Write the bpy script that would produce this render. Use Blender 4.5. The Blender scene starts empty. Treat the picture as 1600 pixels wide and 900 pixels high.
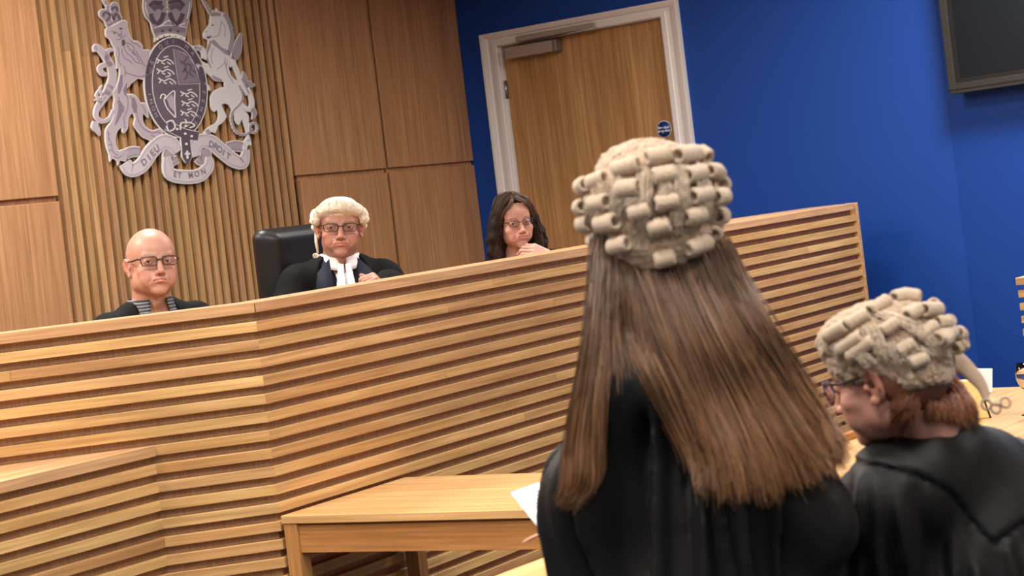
import bpy, math, random
import numpy as np
from mathutils import Matrix, Vector, Euler
random.seed(7); np.random.seed(7)
SC = bpy.context.scene; COL = SC.collection
# ------------------------------------------------------------------ camera model (1600x900 photograph)
F = 2950.0; HC = 1.64; ROLL = math.atan(.119); CR, SR = math.cos(ROLL), math.sin(ROLL); PX, PY = 800.0, 314.0
def P(x, y, Z):
    dx, dy = x-PX, y-PY
    return Vector(((dx*CR-dy*SR)*Z/F, Z, HC+(-dx*SR-dy*CR)*Z/F))
def ray(x, y): return P(x, y, 1.0)-Vector((0, 0, HC))
def hit(x, y, fr):
    """pixel ray meets the vertical plane y=0 of frame fr -> local (x, z)"""
    inv = fr.inverted(); o = inv @ Vector((0, 0, HC)); d = inv.to_3x3() @ ray(x, y)
    t = -o.y/d.y; p = o+d*t
    return p.x, p.z
def frame(x, y, deg, z=0): return Matrix.Translation((x, y, z)) @ Matrix.Rotation(math.radians(deg), 4, 'Z')
# ------------------------------------------------------------------ linking helpers
def mesh_obj(name, me, mats=None, parent=None, M=None):
    o = bpy.data.objects.new(name, me); COL.objects.link(o)
    if mats:
        for m in (mats if isinstance(mats, (list, tuple)) else [mats]): me.materials.append(m)
    if parent is not None: o.parent = parent
    if M is not None: o.matrix_local = M
    return o
def empty(name, M): 
    o = bpy.data.objects.new(name, None); COL.objects.link(o); o.empty_display_size = .1
    o.matrix_world = M; return o
def tag(o, label=None, cat=None, group=None, kind=None):
    if label: o['label'] = label
    if cat: o['category'] = cat
    if group: o['group'] = group
    if kind: o['kind'] = kind
    return o
class MB:
    """collects simple solids into one mesh"""
    def __init__(s): s.v = []; s.f = []; s.m = []; s.sm = []
    def add(s, vs, fs, mi=0, smooth=False):
        n = len(s.v); s.v += [tuple(v) for v in vs]
        for f in fs: s.f.append([n+i for i in f]); s.m.append(mi); s.sm.append(smooth)
    def box(s, x0, x1, y0, y1, z0, z1, mi=0, M=None, skew0=0, skew1=0):
        # skew0/1: mitre: x shift of the back face at the low / high x end
        vs = [Vector(p) for p in ((x0, y0, z0), (x1, y0, z0), (x1+skew1, y1, z0), (x0+skew0, y1, z0),
                                  (x0, y0, z1), (x1, y0, z1), (x1+skew1, y1, z1), (x0+skew0, y1, z1))]
        if M: vs = [M @ v for v in vs]
        s.add(vs, [(0, 3, 2, 1), (4, 5, 6, 7), (0, 1, 5, 4), (1, 2, 6, 5), (2, 3, 7, 6), (3, 0, 4, 7)], mi)
    def prism(s, poly, z0, z1, mi=0, M=None):
        """poly: list of (x,y), extruded z0..z1"""
        n = len(poly)
        a = sum(poly[i][0]*poly[(i+1) % n][1]-poly[(i+1) % n][0]*poly[i][1] for i in range(n))
        if a < 0: poly = poly[::-1]
        vs = [Vector((p[0], p[1], z0)) for p in poly]+[Vector((p[0], p[1], z1)) for p in poly]
        if M: vs = [M @ v for v in vs]
        s.add(vs, [tuple(range(n))[::-1], tuple(range(n, 2*n))]+[(i, (i+1) % n, n+(i+1) % n, n+i) for i in range(n)], mi)
    def tube(s, pts, r, n=10, mi=0, cap=True, closed=False, squash=1.0):
        pts = [Vector(p) for p in pts]; N = len(pts); rr = r if hasattr(r, '__len__') else [r]*N
        vs = []; up = None
        for i, p in enumerate(pts):
            a = pts[(i-1) % N] if (i or closed) else p; b = pts[(i+1) % N] if (i < N-1 or closed) else p
            t = (b-a).normalized()
            if up is None: up = Vector((0, 0, 1)) if abs(t.z) < .9 else Vector((1, 0, 0))
            u = (up-t*up.dot(t)).normalized(); w = t.cross(u); up = u
            for k in range(n):
                an = 2*math.pi*k/n; vs.append(p+(u*math.cos(an)+w*math.sin(an)*squash)*rr[i])
        fs = []
        for i in range(N if closed else N-1):
            j = (i+1) % N
            for k in range(n): fs.append((i*n+k, i*n+(k+1) % n, j*n+(k+1) % n, j*n+k))
        if cap and not closed: fs += [tuple(range(n))[::-1], tuple((N-1)*n+k for k in range(n))]
        s.add(vs, fs, mi, True)
    def lathe(s, prof, n=24, mi=0, M=None):
        vs = []; fs = []
        for r, z in prof:
            for k in range(n):
                a = 2*math.pi*k/n; vs.append(Vector((r*math.cos(a), r*math.sin(a), z)))
        for i in range(len(prof)-1):
            for k in range(n): fs.append((i*n+k, i*n+(k+1) % n, (i+1)*n+(k+1) % n, (i+1)*n+k))
        if M: vs = [M @ v for v in vs]
        s.add(vs, fs, mi, True)
    def build(s, name, mats, parent=None, M=None, bevel=0, seg=2, fix=True):
        me = bpy.data.meshes.new(name); me.from_pydata(s.v, [], s.f)
        me.polygons.foreach_set('material_index', s.m); me.polygons.foreach_set('use_smooth', s.sm); me.update()
        if fix:
            import bmesh
            bm = bmesh.new(); bm.from_mesh(me); bmesh.ops.recalc_face_normals(bm, faces=bm.faces); bm.to_mesh(me); bm.free()
        o = mesh_obj(name, me, mats, parent, M)
        if bevel:
            b = o.modifiers.new('bevel', 'BEVEL'); b.width = bevel; b.segments = seg; b.limit_method = 'ANGLE'; b.angle_limit = .6
        return o
# ------------------------------------------------------------------ materials
def srgb(r, g, b):
    return tuple(((c/255)/12.92 if c/255 <= .04045 else ((c/255+.055)/1.055)**2.4) for c in (r, g, b))+(1,)
class NT:
    def __init__(s, name):
        s.m = bpy.data.materials.new(name); s.m.use_nodes = True; s.t = s.m.node_tree; s.n = s.t.nodes
        s.b = s.n['Principled BSDF']; s.out = s.n['Material Output']
    def node(s, kind, **kw):
        n = s.n.new(kind)
        for k, v in kw.items():
            if k.startswith('i_'): n.inputs[k[2:].replace('_', ' ')].default_value = v
            else: setattr(n, k, v)
        return n
    def link(s, a, b): s.t.links.new(a, b)
    def mix(s, fac, a, b, mode='MIX'):
        n = s.n.new('ShaderNodeMix'); n.data_type = 'RGBA'; n.blend_type = mode; n.clamp_result = False
        for sock, v in ((n.inputs[0], fac), (n.inputs[6], a), (n.inputs[7], b)):
            if isinstance(v, bpy.types.NodeSocket): s.link(v, sock)
            else: sock.default_value = v
        return n.outputs[2]
    def ramp(s, fac, stops):
        n = s.n.new('ShaderNodeValToRGB'); e = n.color_ramp.elements
        while len(e) < len(stops): e.new(.5)
        for k, (p, c) in enumerate(stops): e[k].position = p; e[k].color = c if hasattr(c, '__len__') else (c, c, c, 1)
        s.link(fac, n.inputs[0]); return n.outputs[0]
    def bump(s, h, strength=.3, dist=.002):
        n = s.n.new('ShaderNodeBump'); n.inputs['Strength'].default_value = strength; n.inputs['Distance'].default_value = dist
        s.link(h, n.inputs['Height']); s.link(n.outputs[0], s.b.inputs['Normal']); return n
def plain(name, col, rough=.5, metal=0, spec=.5, **kw):
    t = NT(name); t.b.inputs['Base Color'].default_value = col; t.b.inputs['Roughness'].default_value = rough
    t.b.inputs['Metallic'].default_value = metal; t.b.inputs['Specular IOR Level'].default_value = spec
    for k, v in kw.items(): t.b.inputs[k.replace('_', ' ')].default_value = v
    return t.m
def wood(name, dark, light, axis='X', rough=.45, var=.16, scale=1.0, figure=.6, bumpy=.15):
    t = NT(name); tc = t.node('ShaderNodeTexCoord'); geo = t.node('ShaderNodeNewGeometry')
    mp = t.node('ShaderNodeMapping')
    sc = {'X': (1.2, 14, 14), 'Z': (14, 14, 1.2), 'Y': (14, 1.2, 14)}[axis]
    mp.inputs['Scale'].default_value = tuple(c*scale for c in sc)
    # every loose piece gets its own stretch of timber
    off = t.node('ShaderNodeVectorMath', operation='SCALE'); comb = t.node('ShaderNodeCombineXYZ')
    for k in range(3): t.link(geo.outputs['Random Per Island'], comb.inputs[k])
    t.link(comb.outputs[0], off.inputs[0]); off.inputs['Scale'].default_value = 13.7
    add = t.node('ShaderNodeVectorMath', operation='ADD'); t.link(tc.outputs['Object'], add.inputs[0]); t.link(off.outputs[0], add.inputs[1])
    t.link(add.outputs[0], mp.inputs[0])
    n1 = t.node('ShaderNodeTexNoise', i_Scale=1.0, i_Detail=6.0, i_Roughness=.62, i_Distortion=.5); t.link(mp.outputs[0], n1.inputs['Vector'])
    mp2 = t.node('ShaderNodeMapping'); mp2.inputs['Scale'].default_value = tuple(c*scale*(7 if c > 5 else 2.2) for c in sc)
    t.link(add.outputs[0], mp2.inputs[0])
    n2 = t.node('ShaderNodeTexNoise', i_Scale=1.0, i_Detail=3.0, i_Roughness=.6); t.link(mp2.outputs[0], n2.inputs['Vector'])
    wv = t.node('ShaderNodeTexWave', wave_type='BANDS', bands_direction={'X': 'Y', 'Z': 'X', 'Y': 'X'}[axis], i_Scale=.35, i_Distortion=9.0, i_Detail=3.0, i_Detail_Scale=1.2)
    t.link(mp.outputs[0], wv.inputs['Vector'])
    base = t.ramp(n1.outputs[0], [(.3, dark), (.7, light)])
    c2 = t.mix(t.ramp(n2.outputs[0], [(.35, .0), (.75, 1.0)]), t.mix(1, base, (.66, .61, .56, 1), 'MULTIPLY'), base)
    wf = t.ramp(wv.outputs[0], [(0, 0.0), (.25, figure*.5), (.5, 0)])
    c3 = t.mix(wf, c2, tuple(v*.62 for v in dark[:3])+(1,))
    hs = t.node('ShaderNodeHueSaturation'); mr = t.node('ShaderNodeMapRange'); mr.inputs['To Min'].default_value = 1-var; mr.inputs['To Max'].default_value = 1+var
    t.link(geo.outputs['Random Per Island'], mr.inputs['Value']); t.link(mr.outputs[0], hs.inputs['Value'])
    mr2 = t.node('ShaderNodeMapRange'); mr2.inputs['To Min'].default_value = .5-.008*var/.16; mr2.inputs['To Max'].default_value = .5+.006*var/.16
    fr = t.node('ShaderNodeMath', operation='FRACT'); ml = t.node('ShaderNodeMath', operation='MULTIPLY'); ml.inputs[1].default_value = 7.31
    t.link(geo.outputs['Random Per Island'], ml.inputs[0]); t.link(ml.outputs[0], fr.inputs[0]); t.link(fr.outputs[0], mr2.inputs['Value']); t.link(mr2.outputs[0], hs.inputs['Hue'])
    t.link(c3, hs.inputs['Color']); t.link(hs.outputs[0], t.b.inputs['Base Color'])
    t.b.inputs['Roughness'].default_value = rough; t.b.inputs['Specular IOR Level'].default_value = .35
    t.bump(n2.outputs[0], bumpy, .0015)
    return t.m
# ------------------------------------------------------------------ palette
OAK_SLAT = wood('oak_slat', srgb(194, 146, 90), srgb(222, 182, 126), 'X', .45, .13)
OAK_CAP = wood('oak_cap', srgb(198, 150, 104), srgb(220, 180, 136), 'X', .4, .05)
OAK_TOP = wood('oak_table_top', srgb(210, 160, 102), srgb(232, 190, 134), 'X', .33, .04, .6, .25)
OAK_LEG = wood('oak_leg', srgb(170, 118, 66), srgb(196, 146, 90), 'Z', .45, .06)
OAK_RAIL = wood('oak_rail', srgb(172, 116, 62), srgb(196, 140, 84), 'X', .45, .05)
PANEL = wood('panel_veneer', srgb(176, 128, 86), srgb(200, 152, 108), 'Z', .42, .03, .7, .6)
DOORW = wood('door_veneer', srgb(170, 124, 76), srgb(202, 156, 104), 'Z', .4, .02, .8, 1.0)
VSLAT = wood('vertical_slat_oak', srgb(164, 122, 78), srgb(200, 160, 114), 'Z', .5, .15)
GAPW = wood('slat_backing_dark', srgb(96, 60, 30), srgb(116, 76, 40), 'Z', .6, .0)
def weave_mat():
    t = NT('bench_backing_laminate'); tc = t.node('ShaderNodeTexCoord')
    mp = t.node('ShaderNodeMapping'); mp.inputs['Scale'].default_value = (260, 260, 18); t.link(tc.outputs['Object'], mp.inputs[0])
    n = t.node('ShaderNodeTexNoise', i_Scale=1.0, i_Detail=3.0); t.link(mp.outputs[0], n.inputs['Vector'])
    mp2 = t.node('ShaderNodeMapping'); mp2.inputs['Scale'].default_value = (14, 14, 320); t.link(tc.outputs['Object'], mp2.inputs[0])
    n2 = t.node('ShaderNodeTexNoise', i_Scale=1.0, i_Detail=2.0); t.link(mp2.outputs[0], n2.inputs['Vector'])
    a = t.ramp(n.outputs[0], [(.3, srgb(136, 98, 68)), (.7, srgb(182, 140, 102))])
    b = t.mix(.35, a, t.ramp(n2.outputs[0], [(.3, srgb(136, 98, 68)), (.7, srgb(186, 144, 106))]))
    t.link(b, t.b.inputs['Base Color']); t.b.inputs['Roughness'].default_value = .6
    return t.m
BACKING = weave_mat()
def wall_paint(name, col, s=.12):
    t = NT(name); tc = t.node('ShaderNodeTexCoord')
    n = t.node('ShaderNodeTexNoise', i_Scale=220.0, i_Detail=3.0); t.link(tc.outputs['Object'], n.inputs['Vector'])
    t.b.inputs['Base Color'].default_value = col; t.b.inputs['Roughness'].default_value = .62; t.b.inputs['Specular IOR Level'].default_value = .3
    t.bump(n.outputs[0], s, .001); return t.m
BLUE = wall_paint('blue_wall_paint', srgb(9, 58, 138))
WHITE = wall_paint('white_wall_paint', srgb(216, 210, 202))
CREAM = wall_paint('cream_room_paint', srgb(206, 198, 186))
FRAMEW = plain('white_gloss_woodwork', srgb(214, 206, 202), .35)
STEEL = plain('brushed_steel', srgb(150, 148, 148), .35, .9)
ALU = plain('silver_painted_metal', srgb(160, 142, 132), .45, .25)
BLACKPL = plain('black_plastic', srgb(34, 33, 33), .35)
def carpet():
    t = NT('dark_carpet'); tc = t.node('ShaderNodeTexCoord'); n = t.node('ShaderNodeTexNoise', i_Scale=300.0, i_Detail=2.0)
    t.link(tc.outputs['Object'], n.inputs['Vector']); t.link(t.ramp(n.outputs[0], [(.3, srgb(48, 50, 58)), (.7, srgb(76, 78, 88))]), t.b.inputs['Base Color'])
    t.b.inputs['Roughness'].default_value = .95; t.bump(n.outputs[0], .5, .003); return t.m
CARPET = carpet()
# ------------------------------------------------------------------ frames
FA = frame(-.836, 5.89, math.degrees(math.atan2(3.84, 2.587)))
FB = frame(-.836, 5.89, math.degrees(math.atan2(.105, .77)))
WC = (-.202, 11.6)
FW = frame(WC[0], WC[1], math.degrees(math.atan2(.829, .559)))
FD = frame(WC[0], WC[1], math.degrees(math.atan2(-.595, .804)))
F3 = frame(2.294, 9.754, -47.6)
DAIS = .48; CEIL = 3.5
def structure(o): o['kind'] = 'structure'; return o
# ------------------------------------------------------------------ room shell
def wall(name, p, q, z1, mat, th=.12, z0=0):
    p = Vector(p); q = Vector(q); d = (q-p); L = d.length; a = math.atan2(d.y, d.x)
    mb = MB(); mb.box(0, L, 0, th, z0, z1)
    return structure(mb.build(name, mat, None, frame(p.x, p.y, math.degrees(a))))
def wp(fr, x, y=0): v = fr @ Vector((x, y, 0)); return (v.x, v.y)
lw = wp(FW, -8.6)
w3 = wp(F3, 4.4)
wall('wall_back', wp(FW, -8.6, .045), wp(FW, .05, .045), CEIL, GAPW)
wall('wall_right', (2.294, 9.754), w3, CEIL, BLUE)
wall('wall_side', w3, (w3[0], -3.5), CEIL, CREAM)
wall('wall_rear', (w3[0], -3.5), (lw[0], -3.5), CEIL, CREAM)
wall('wall_left', (lw[0], -3.5), lw, CEIL, CREAM)
mb = MB(); mb.box(lw[0]-.3, w3[0]+.3, -3.8, 12.3, -.1, 0); structure(mb.build('floor', CARPET))
mb = MB(); mb.box(lw[0]-.3, w3[0]+.3, -3.8, 12.3, CEIL, CEIL+.1); structure(mb.build('ceiling', CREAM))
# blue wall with the door opening (pieces around it form one wall mesh)
ox0, oz = hit(752.5, 55.3, FD); ox1, oz1 = hit(1048.9, 0, FD)
print('frame outer', ox0, oz, ox1, oz1)
ix0, iz = hit(780, 75.3, FD); ix1, _ = hit(1034.4, 30, FD); print('inner', ix0, iz, ix1, _)
ox1 = hit(1060, 2, FD)[0]; print('ox1 alt', ox1, hit(1085, 232, FD), hit(782, 305, FD), hit(805,305,FD))
OT = .5*(oz+oz1); IT = OT-.085
dx0, dx1 = ix0, ix1
mb = MB(); L3 = (Vector((2.294, 9.754))-Vector(WC)).length
mb.prism([(-.02, 0), (dx0-.01, 0), (dx0-.01, .12), (-.02, .12)], 0, CEIL)
mb.prism([(dx1+.01, 0), (L3, 0), (L3+.03, .12), (dx1+.01, .12)], 0, CEIL)
mb.box(dx0-.01, dx1+.01, 0, .12, IT+.01, CEIL); mb.box(dx0-.01, dx1+.01, 0, .12, 0, DAIS)
structure(mb.build('wall_blue', BLUE, None, FD))
# door
door = empty('door_1', FD @ Matrix.Translation((dx0, 0, DAIS))); door['kind'] = 'structure'
W_ = dx1-dx0; H_ = IT-DAIS
mb = MB(); mb.box(.012, W_-.03, .02, .064, .006, H_-.006, 0); mb.box(W_-.029, W_-.006, .022, .062, .006, H_-.006, 1)
dl = mb.build('door_leaf', [DOORW, OAK_LEG], door, None, .0015)
def archi(mbx, a, b):
    """moulded architrave profile swept up, over and down"""
    prof = [(0, 0), (0, -.020), (.008, -.024), (.03, -.024), (.034, -.017), (.060, -.015), (.066, -.022), (.092, -.030), (.104, -.030), (.104, 0)]
    path = [(0, 0), (0, H_), (W_, H_), (W_, 0)]
    out = [(-1, 0), (-1, 1), (1, 1), (1, 0)]
    sc = [1, 1, 1, 1]; vs = []
    for (x, z), (ux, uz) in zip(path, out):
        for p, d in prof:
            px = p*(a if ux < 0 else b); pz = p*((OT-IT)/.104)
            vs.append((x+ux*px, d, z+uz*pz))
    n = len(prof); fs = []
    for i in range(3):
        for k in range(n-1): fs.append((i*n+k, i*n+k+1, (i+1)*n+k+1, (i+1)*n+k))
    mbx.add(vs, fs)
mb = MB(); archi(mb, abs(dx0-ox0)/.104, abs(ox1-dx1)/.104); mb.build('door_frame', FRAMEW, door)
mb = MB(); mb.box(-.006, .011, .0, .1, 0, H_); mb.box(W_-.005, W_+.006, 0, .1, 0, H_); mb.box(-.006, W_+.006, 0, .1, H_-.005, H_+.006)
mb.build('door_lining', FRAMEW, door)
def dloc(px, py): x, z = hit(px, py, FD); return x-dx0, z-DAIS
# closer: slide channel on the frame, body on the leaf, arm
a = dloc(812, 58); b = dloc(934, 38); c_ = dloc(812, 67)
mb = MB(); mb.box(a[0], b[0], -.045, -.02, H_+.004, H_+.036); mb.build('closer_slide_rail', ALU, door, None, .002)
a = dloc(796, 78); b = dloc(873, 64)
cb = MB(); cb.box(a[0], b[0]-.02, -.05, .02, H_-.09, H_-.022); cbo = cb.build('closer_body', ALU, door, None, .003)
mb = MB(); mb.box(b[0]-.019, b[0]+.01, -.052, .02, H_-.09, H_-.022); mb.build('closer_end_cap', STEEL, cbo, None, .002)
mb = MB(); mb.tube([(a[0]+.10, -.03, H_-.012), (b[0]+.3, -.035, H_+.002)], .007, 8); mb.build('closer_arm', STEEL, door)
mb = MB()
for z in (H_-.26,):
    mb.box(.004, .016, .004, .03, z-.06, z+.05); mb.tube([(.01, .004, z-.06), (.01, .004, z+.05)], .008, 10)
mb.build('hinge', STEEL, door)
cx, cz = dloc(1035, 202); r_ = .045
BLUESIGN = plain('sign_blue', srgb(10, 50, 120), .4); SIGNW = plain('sign_white', srgb(225, 228, 235), .4)
mb = MB(); mb.lathe([(0, .0), (r_+.004, .0), (r_+.004, .002), (0, .002)], 40, 0, Matrix.Translation((cx, .02, cz)) @ Matrix.Rotation(math.pi/2, 4, 'X'))
sg = mb.build('fire_door_sign', SIGNW, door)
mb = MB(); mb.lathe([(0, .0), (r_, .0), (r_, .003), (0, .003)], 40, 0, Matrix.Translation((cx, .02, cz)) @ Matrix.Rotation(math.pi/2, 4, 'X'))
mb.build('sign_disc', BLUESIGN, sg)
def text(name, body, size, mat, parent, M, ext=.0005, align='CENTER', spacing=1.0, bold=0):
    cu = bpy.data.curves.new(name, 'FONT'); cu.body = body; cu.size = size; cu.extrude = ext; cu.align_x = align; cu.align_y = 'CENTER'
    cu.space_character = spacing; cu.offset = bold; cu.space_line = .9
    o = bpy.data.objects.new(name, cu); COL.objects.link(o); cu.materials.append(mat); o.parent = parent; o.matrix_local = M
    return o
text('sign_text', 'Fire door\nkeep shut', .021, SIGNW, sg, Matrix.Translation((cx, .0162, cz)) @ Matrix.Rotation(math.pi/2, 4, 'X'), bold=.0006)
# dais

DA = [wp(FW, -8.4, 0), wp(FW, -.05, 0), wp(FD, 2.35, -.0), wp(FA, 4.6, .06), wp(FA, 0, .06), wp(FB, -3.6, .06)]
mb = MB(); mb.prism(DA, 0, DAIS-.002); structure(mb.build('floor_dais', CARPET))
# ------------------------------------------------------------------ timber wall cladding
def wx(px, py): return hit(px, py, FW)[0]
S0, S1 = wx(90, 290), wx(465, 290)
GZ = hit(460, 276, FW)[1]; GZ2 = hit(40, 309.8, FW)[1]; GZ3 = hit(680, 256.8, FW)[1]
v2 = wx(606, 262); v1 = S1; v3 = -.004
print('slat zone', S0, S1, (S1-S0)/28.5, 'groove z', GZ, GZ2, GZ3, 'v2', v2, wx(583, 0), wx(630, 425))
GZ = (GZ+GZ2+GZ3)/3; g = .012
def panel(x0, x1, z0, z1, label, grp):
    mb = MB(); mb.box(x0, x1, 0, .04, z0, z1)
    o = mb.build('wood_wall_panel', PANEL, None, FW, .003)
    tag(o, label, 'wall panel', grp); return o
G = 'oak veneer panels on the back wall'
panel(v2+.012, v3, GZ+.002, CEIL-.03, 'upper oak veneer wall panel beside the dark blue corner by the door', G)
panel(v2+.012, v3, DAIS+.01, GZ-.024, 'lower oak veneer wall panel beside the blue corner, behind the long-haired woman on the bench', G)
panel(S1+.0, v2-.012, GZ+.002, CEIL-.03, 'upper oak veneer wall panel just right of the vertical slats', G)
panel(S1+.028, v2-.012, DAIS+.01, GZ-.024, 'lower oak veneer wall panel directly behind the judge in the wig', G)
panel(S0-2.4, S0-.0, GZ+.002, CEIL-.03, 'upper oak veneer wall panel left of the slats and royal arms', G)
panel(S0-2.4, S0-.0, DAIS+.01, GZ-.024, 'lower oak veneer wall panel at the far left above the bench', G)
mb = MB(); mb.box(S0-4.9, S0-2.42, 0, .04, DAIS+.01, CEIL-.03); structure(mb.build('trim_1', PANEL, None, FW, .003))
for i_, (xa, xb) in enumerate(((v2+.012, v3), (S1+.028, v2-.012), (S0-2.4, S0))):
    mb = MB(); mb.box(xa, xb, .022, .045, GZ-.03, GZ+.01); structure(mb.build('trim_%d' % (i_+2), PANEL, None, FW))
slw = empty('slatted_wall_panel', FW @ Matrix.Translation((S0, 0, DAIS)))
tag(slw, 'tall panel of vertical oak slats with dark gaps behind the royal arms', 'slatted panel')
N = 28; pitch = (S1-S0)/(N+.42); mb = MB()
for i in range(N):
    x0 = pitch*.42+i*pitch
    z = .01; 
    while z < CEIL-DAIS-.03:
        zl = min(CEIL-DAIS-.03, z+random.uniform(2.0, 3.4))
        if CEIL-DAIS-.03-zl < .5: zl = CEIL-DAIS-.03
        mb.box(x0, x0+pitch*.56, 0, .034, z, zl); z = zl+.0004
mb.build('slats', VSLAT, slw)
mb = MB(); mb.box(.0, S1-S0, .034, .044, .01, CEIL-DAIS-.03); mb.build('backing_board', GAPW, slw)
# ------------------------------------------------------------------ judges' bench
HB = 1.422; SP = .057; SH = .032; CAPH = .0335; DEP = .026
bench = empty('judges_bench', Matrix.Translation((-.836, 5.89, 0)))
tag(bench, 'long tall judges bench faced with horizontal oak slats, across the whole courtroom', 'bench')
RA = Matrix.Rotation(math.atan2(3.84, 2.587), 4, 'Z'); RB = Matrix.Rotation(math.atan2(.105, .77), 4, 'Z')
half = (math.atan2(3.84, 2.587)-math.atan2(.105, .77))/2; mit = DEP*math.tan(half)
LA = 4.63; LB = 3.4
def slatrow(mb, x0, x1, z, h, sk0, sk1, rnd, dep=DEP):
    x = x0; 
    while x < x1:
        n = x+rnd.uniform(.9, 2.6)
        if n > x1-.5: n = x1
        mb.box(x, n-(0 if n == x1 else .0006), 0, dep, z, z+h, 0, None, sk0 if x == x0 else 0, sk1 if n == x1 else 0); x = n
rnd = random.Random(3)
ma, mbb = MB(), MB()
# concave towards us at the corner: back faces open outwards
for k in range(24):
    z = HB-.061-SP*k-SH+.0
    if z < 0: break
    slatrow(ma, 0, LA-.0, z, SH, mit, 0, rnd); slatrow(mbb, -LB, 0, z, SH, 0, -mit, rnd)
ma.build('slat_front', OAK_SLAT, bench, RA, .0012, 1); mbb.build('slat_front', OAK_SLAT, bench, RB, .0012, 1)
mb = MB(); mb.box(mit, LA, DEP, DEP+.03, 0, HB-CAPH); mb.build('backing_board', BACKING, bench, RA)
mb = MB(); mb.box(-LB, -mit+.002, DEP, DEP+.03, 0, HB-CAPH); mb.build('backing_board', BACKING, bench, RB)
# cap: back edge swings away to form the end return shelf
cm = CAPH
def loc(fr, p): v = fr.inverted() @ Vector(p); return (v.x, v.y)
bk = [loc(FA, P(920, 381.6, 7.9)), loc(FA, P(1132, 342, 9.45)), loc(FA, P(1260, 325, 9.85)), loc(FA, P(1340, 315.4, 9.98))]
print('cap back', bk)
mb = MB(); mb.prism([(0, -.004), (LA-.02, -.004), (LA+.0, .03), (LA+.03, .12), (LA-.02, .255), (3.95, .42), (2.35, .2), (.12*math.tan(half), .12)], HB-CAPH, HB)
mb.build('bench_top', OAK_CAP, bench, RA, .0015, 1)
mb = MB(); mb.prism([(-LB, -.004), (-.0005, -.004), (-.12*math.tan(half)-.0005, .12), (-LB, .12)], HB-CAPH, HB)
mb.build('bench_top', OAK_CAP, bench, RB, .0015, 1)
mb = MB(); mb.box(LA-.001, LA+.028, -.006, DEP+.03, 0, HB+.0005); mb.build('end_board', OAK_CAP, bench, RA, .0015, 1)
mb = MB(); mb.prism([(LA-.03, .05), (LA+.02, .05), (LA+.03, .26), (LA-.02, .26)], 0, HB-CAPH); mb.build('end_return', PANEL, bench, RA)
# judges' desk surface behind the screen, low enough to stay out of sight
mb = MB(); mb.box(.1, LA-.1, .1, .62, 1.17, 1.2); mb.build('desk_surface', OAK_TOP, bench, RA)
mb = MB(); mb.box(-LB, -.1, .1, .62, 1.17, 1.2); mb.build('desk_surface', OAK_TOP, bench, RB)
# ------------------------------------------------------------------ lower slatted desk in the left foreground
HX = HB-.061-SP*6
_bx = hit(240, 693, FB); c0 = FB @ Vector((_bx[0], 0, 0)); c0.z = _bx[1]; c1 = P(0, 748.4, 5.37); d = Vector((c0.x-c1.x, c0.y-c1.y))
print('box cap z', c0.z, c1.z, 'want', HX)
angx = math.atan2(d.y, d.x); FX = frame(c0.x, c0.y, math.degrees(angx))
box = empty('lower_slatted_desk', FX); tag(box, 'lower slatted oak desk jutting out from the bench at bottom left', 'desk')
mb = MB(); rnd = random.Random(11)
for k in range(18):
    z = HX-.057-SP*k-SH+.026
    z = HX-SP*(k+1)-SH
    if z < 0: break
    slatrow(mb, -1.7, 0, z, SH, 0, -DEP, rnd)
mb.build('slat_front', OAK_SLAT, box, None, .0012, 1)
mb = MB(); mb.box(-1.7, .0105, DEP, DEP+.02, 0, HX-CAPH); mb.build('backing_board', BACKING, box)
ip = FX.inverted()
pb = [ip @ (FB @ Vector((x, -.002, 0))) for x in (FB.inverted() @ Vector((c0.x, c0.y, 0))).xy[:1]]
q0 = ip @ (FB @ Vector(((FB.inverted() @ Vector((c0.x, c0.y, 0))).x, -.002, 0))); q1 = ip @ (FB @ Vector((-2.6, -.002, 0)))
mb = MB(); mb.prism([(0, -.004), (q0.x, q0.y), (q1.x, q1.y), (-1.7, -.004)], HX-CAPH, HX+.001); mb.build('desk_top', OAK_CAP, box, None, .0012, 1)
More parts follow.
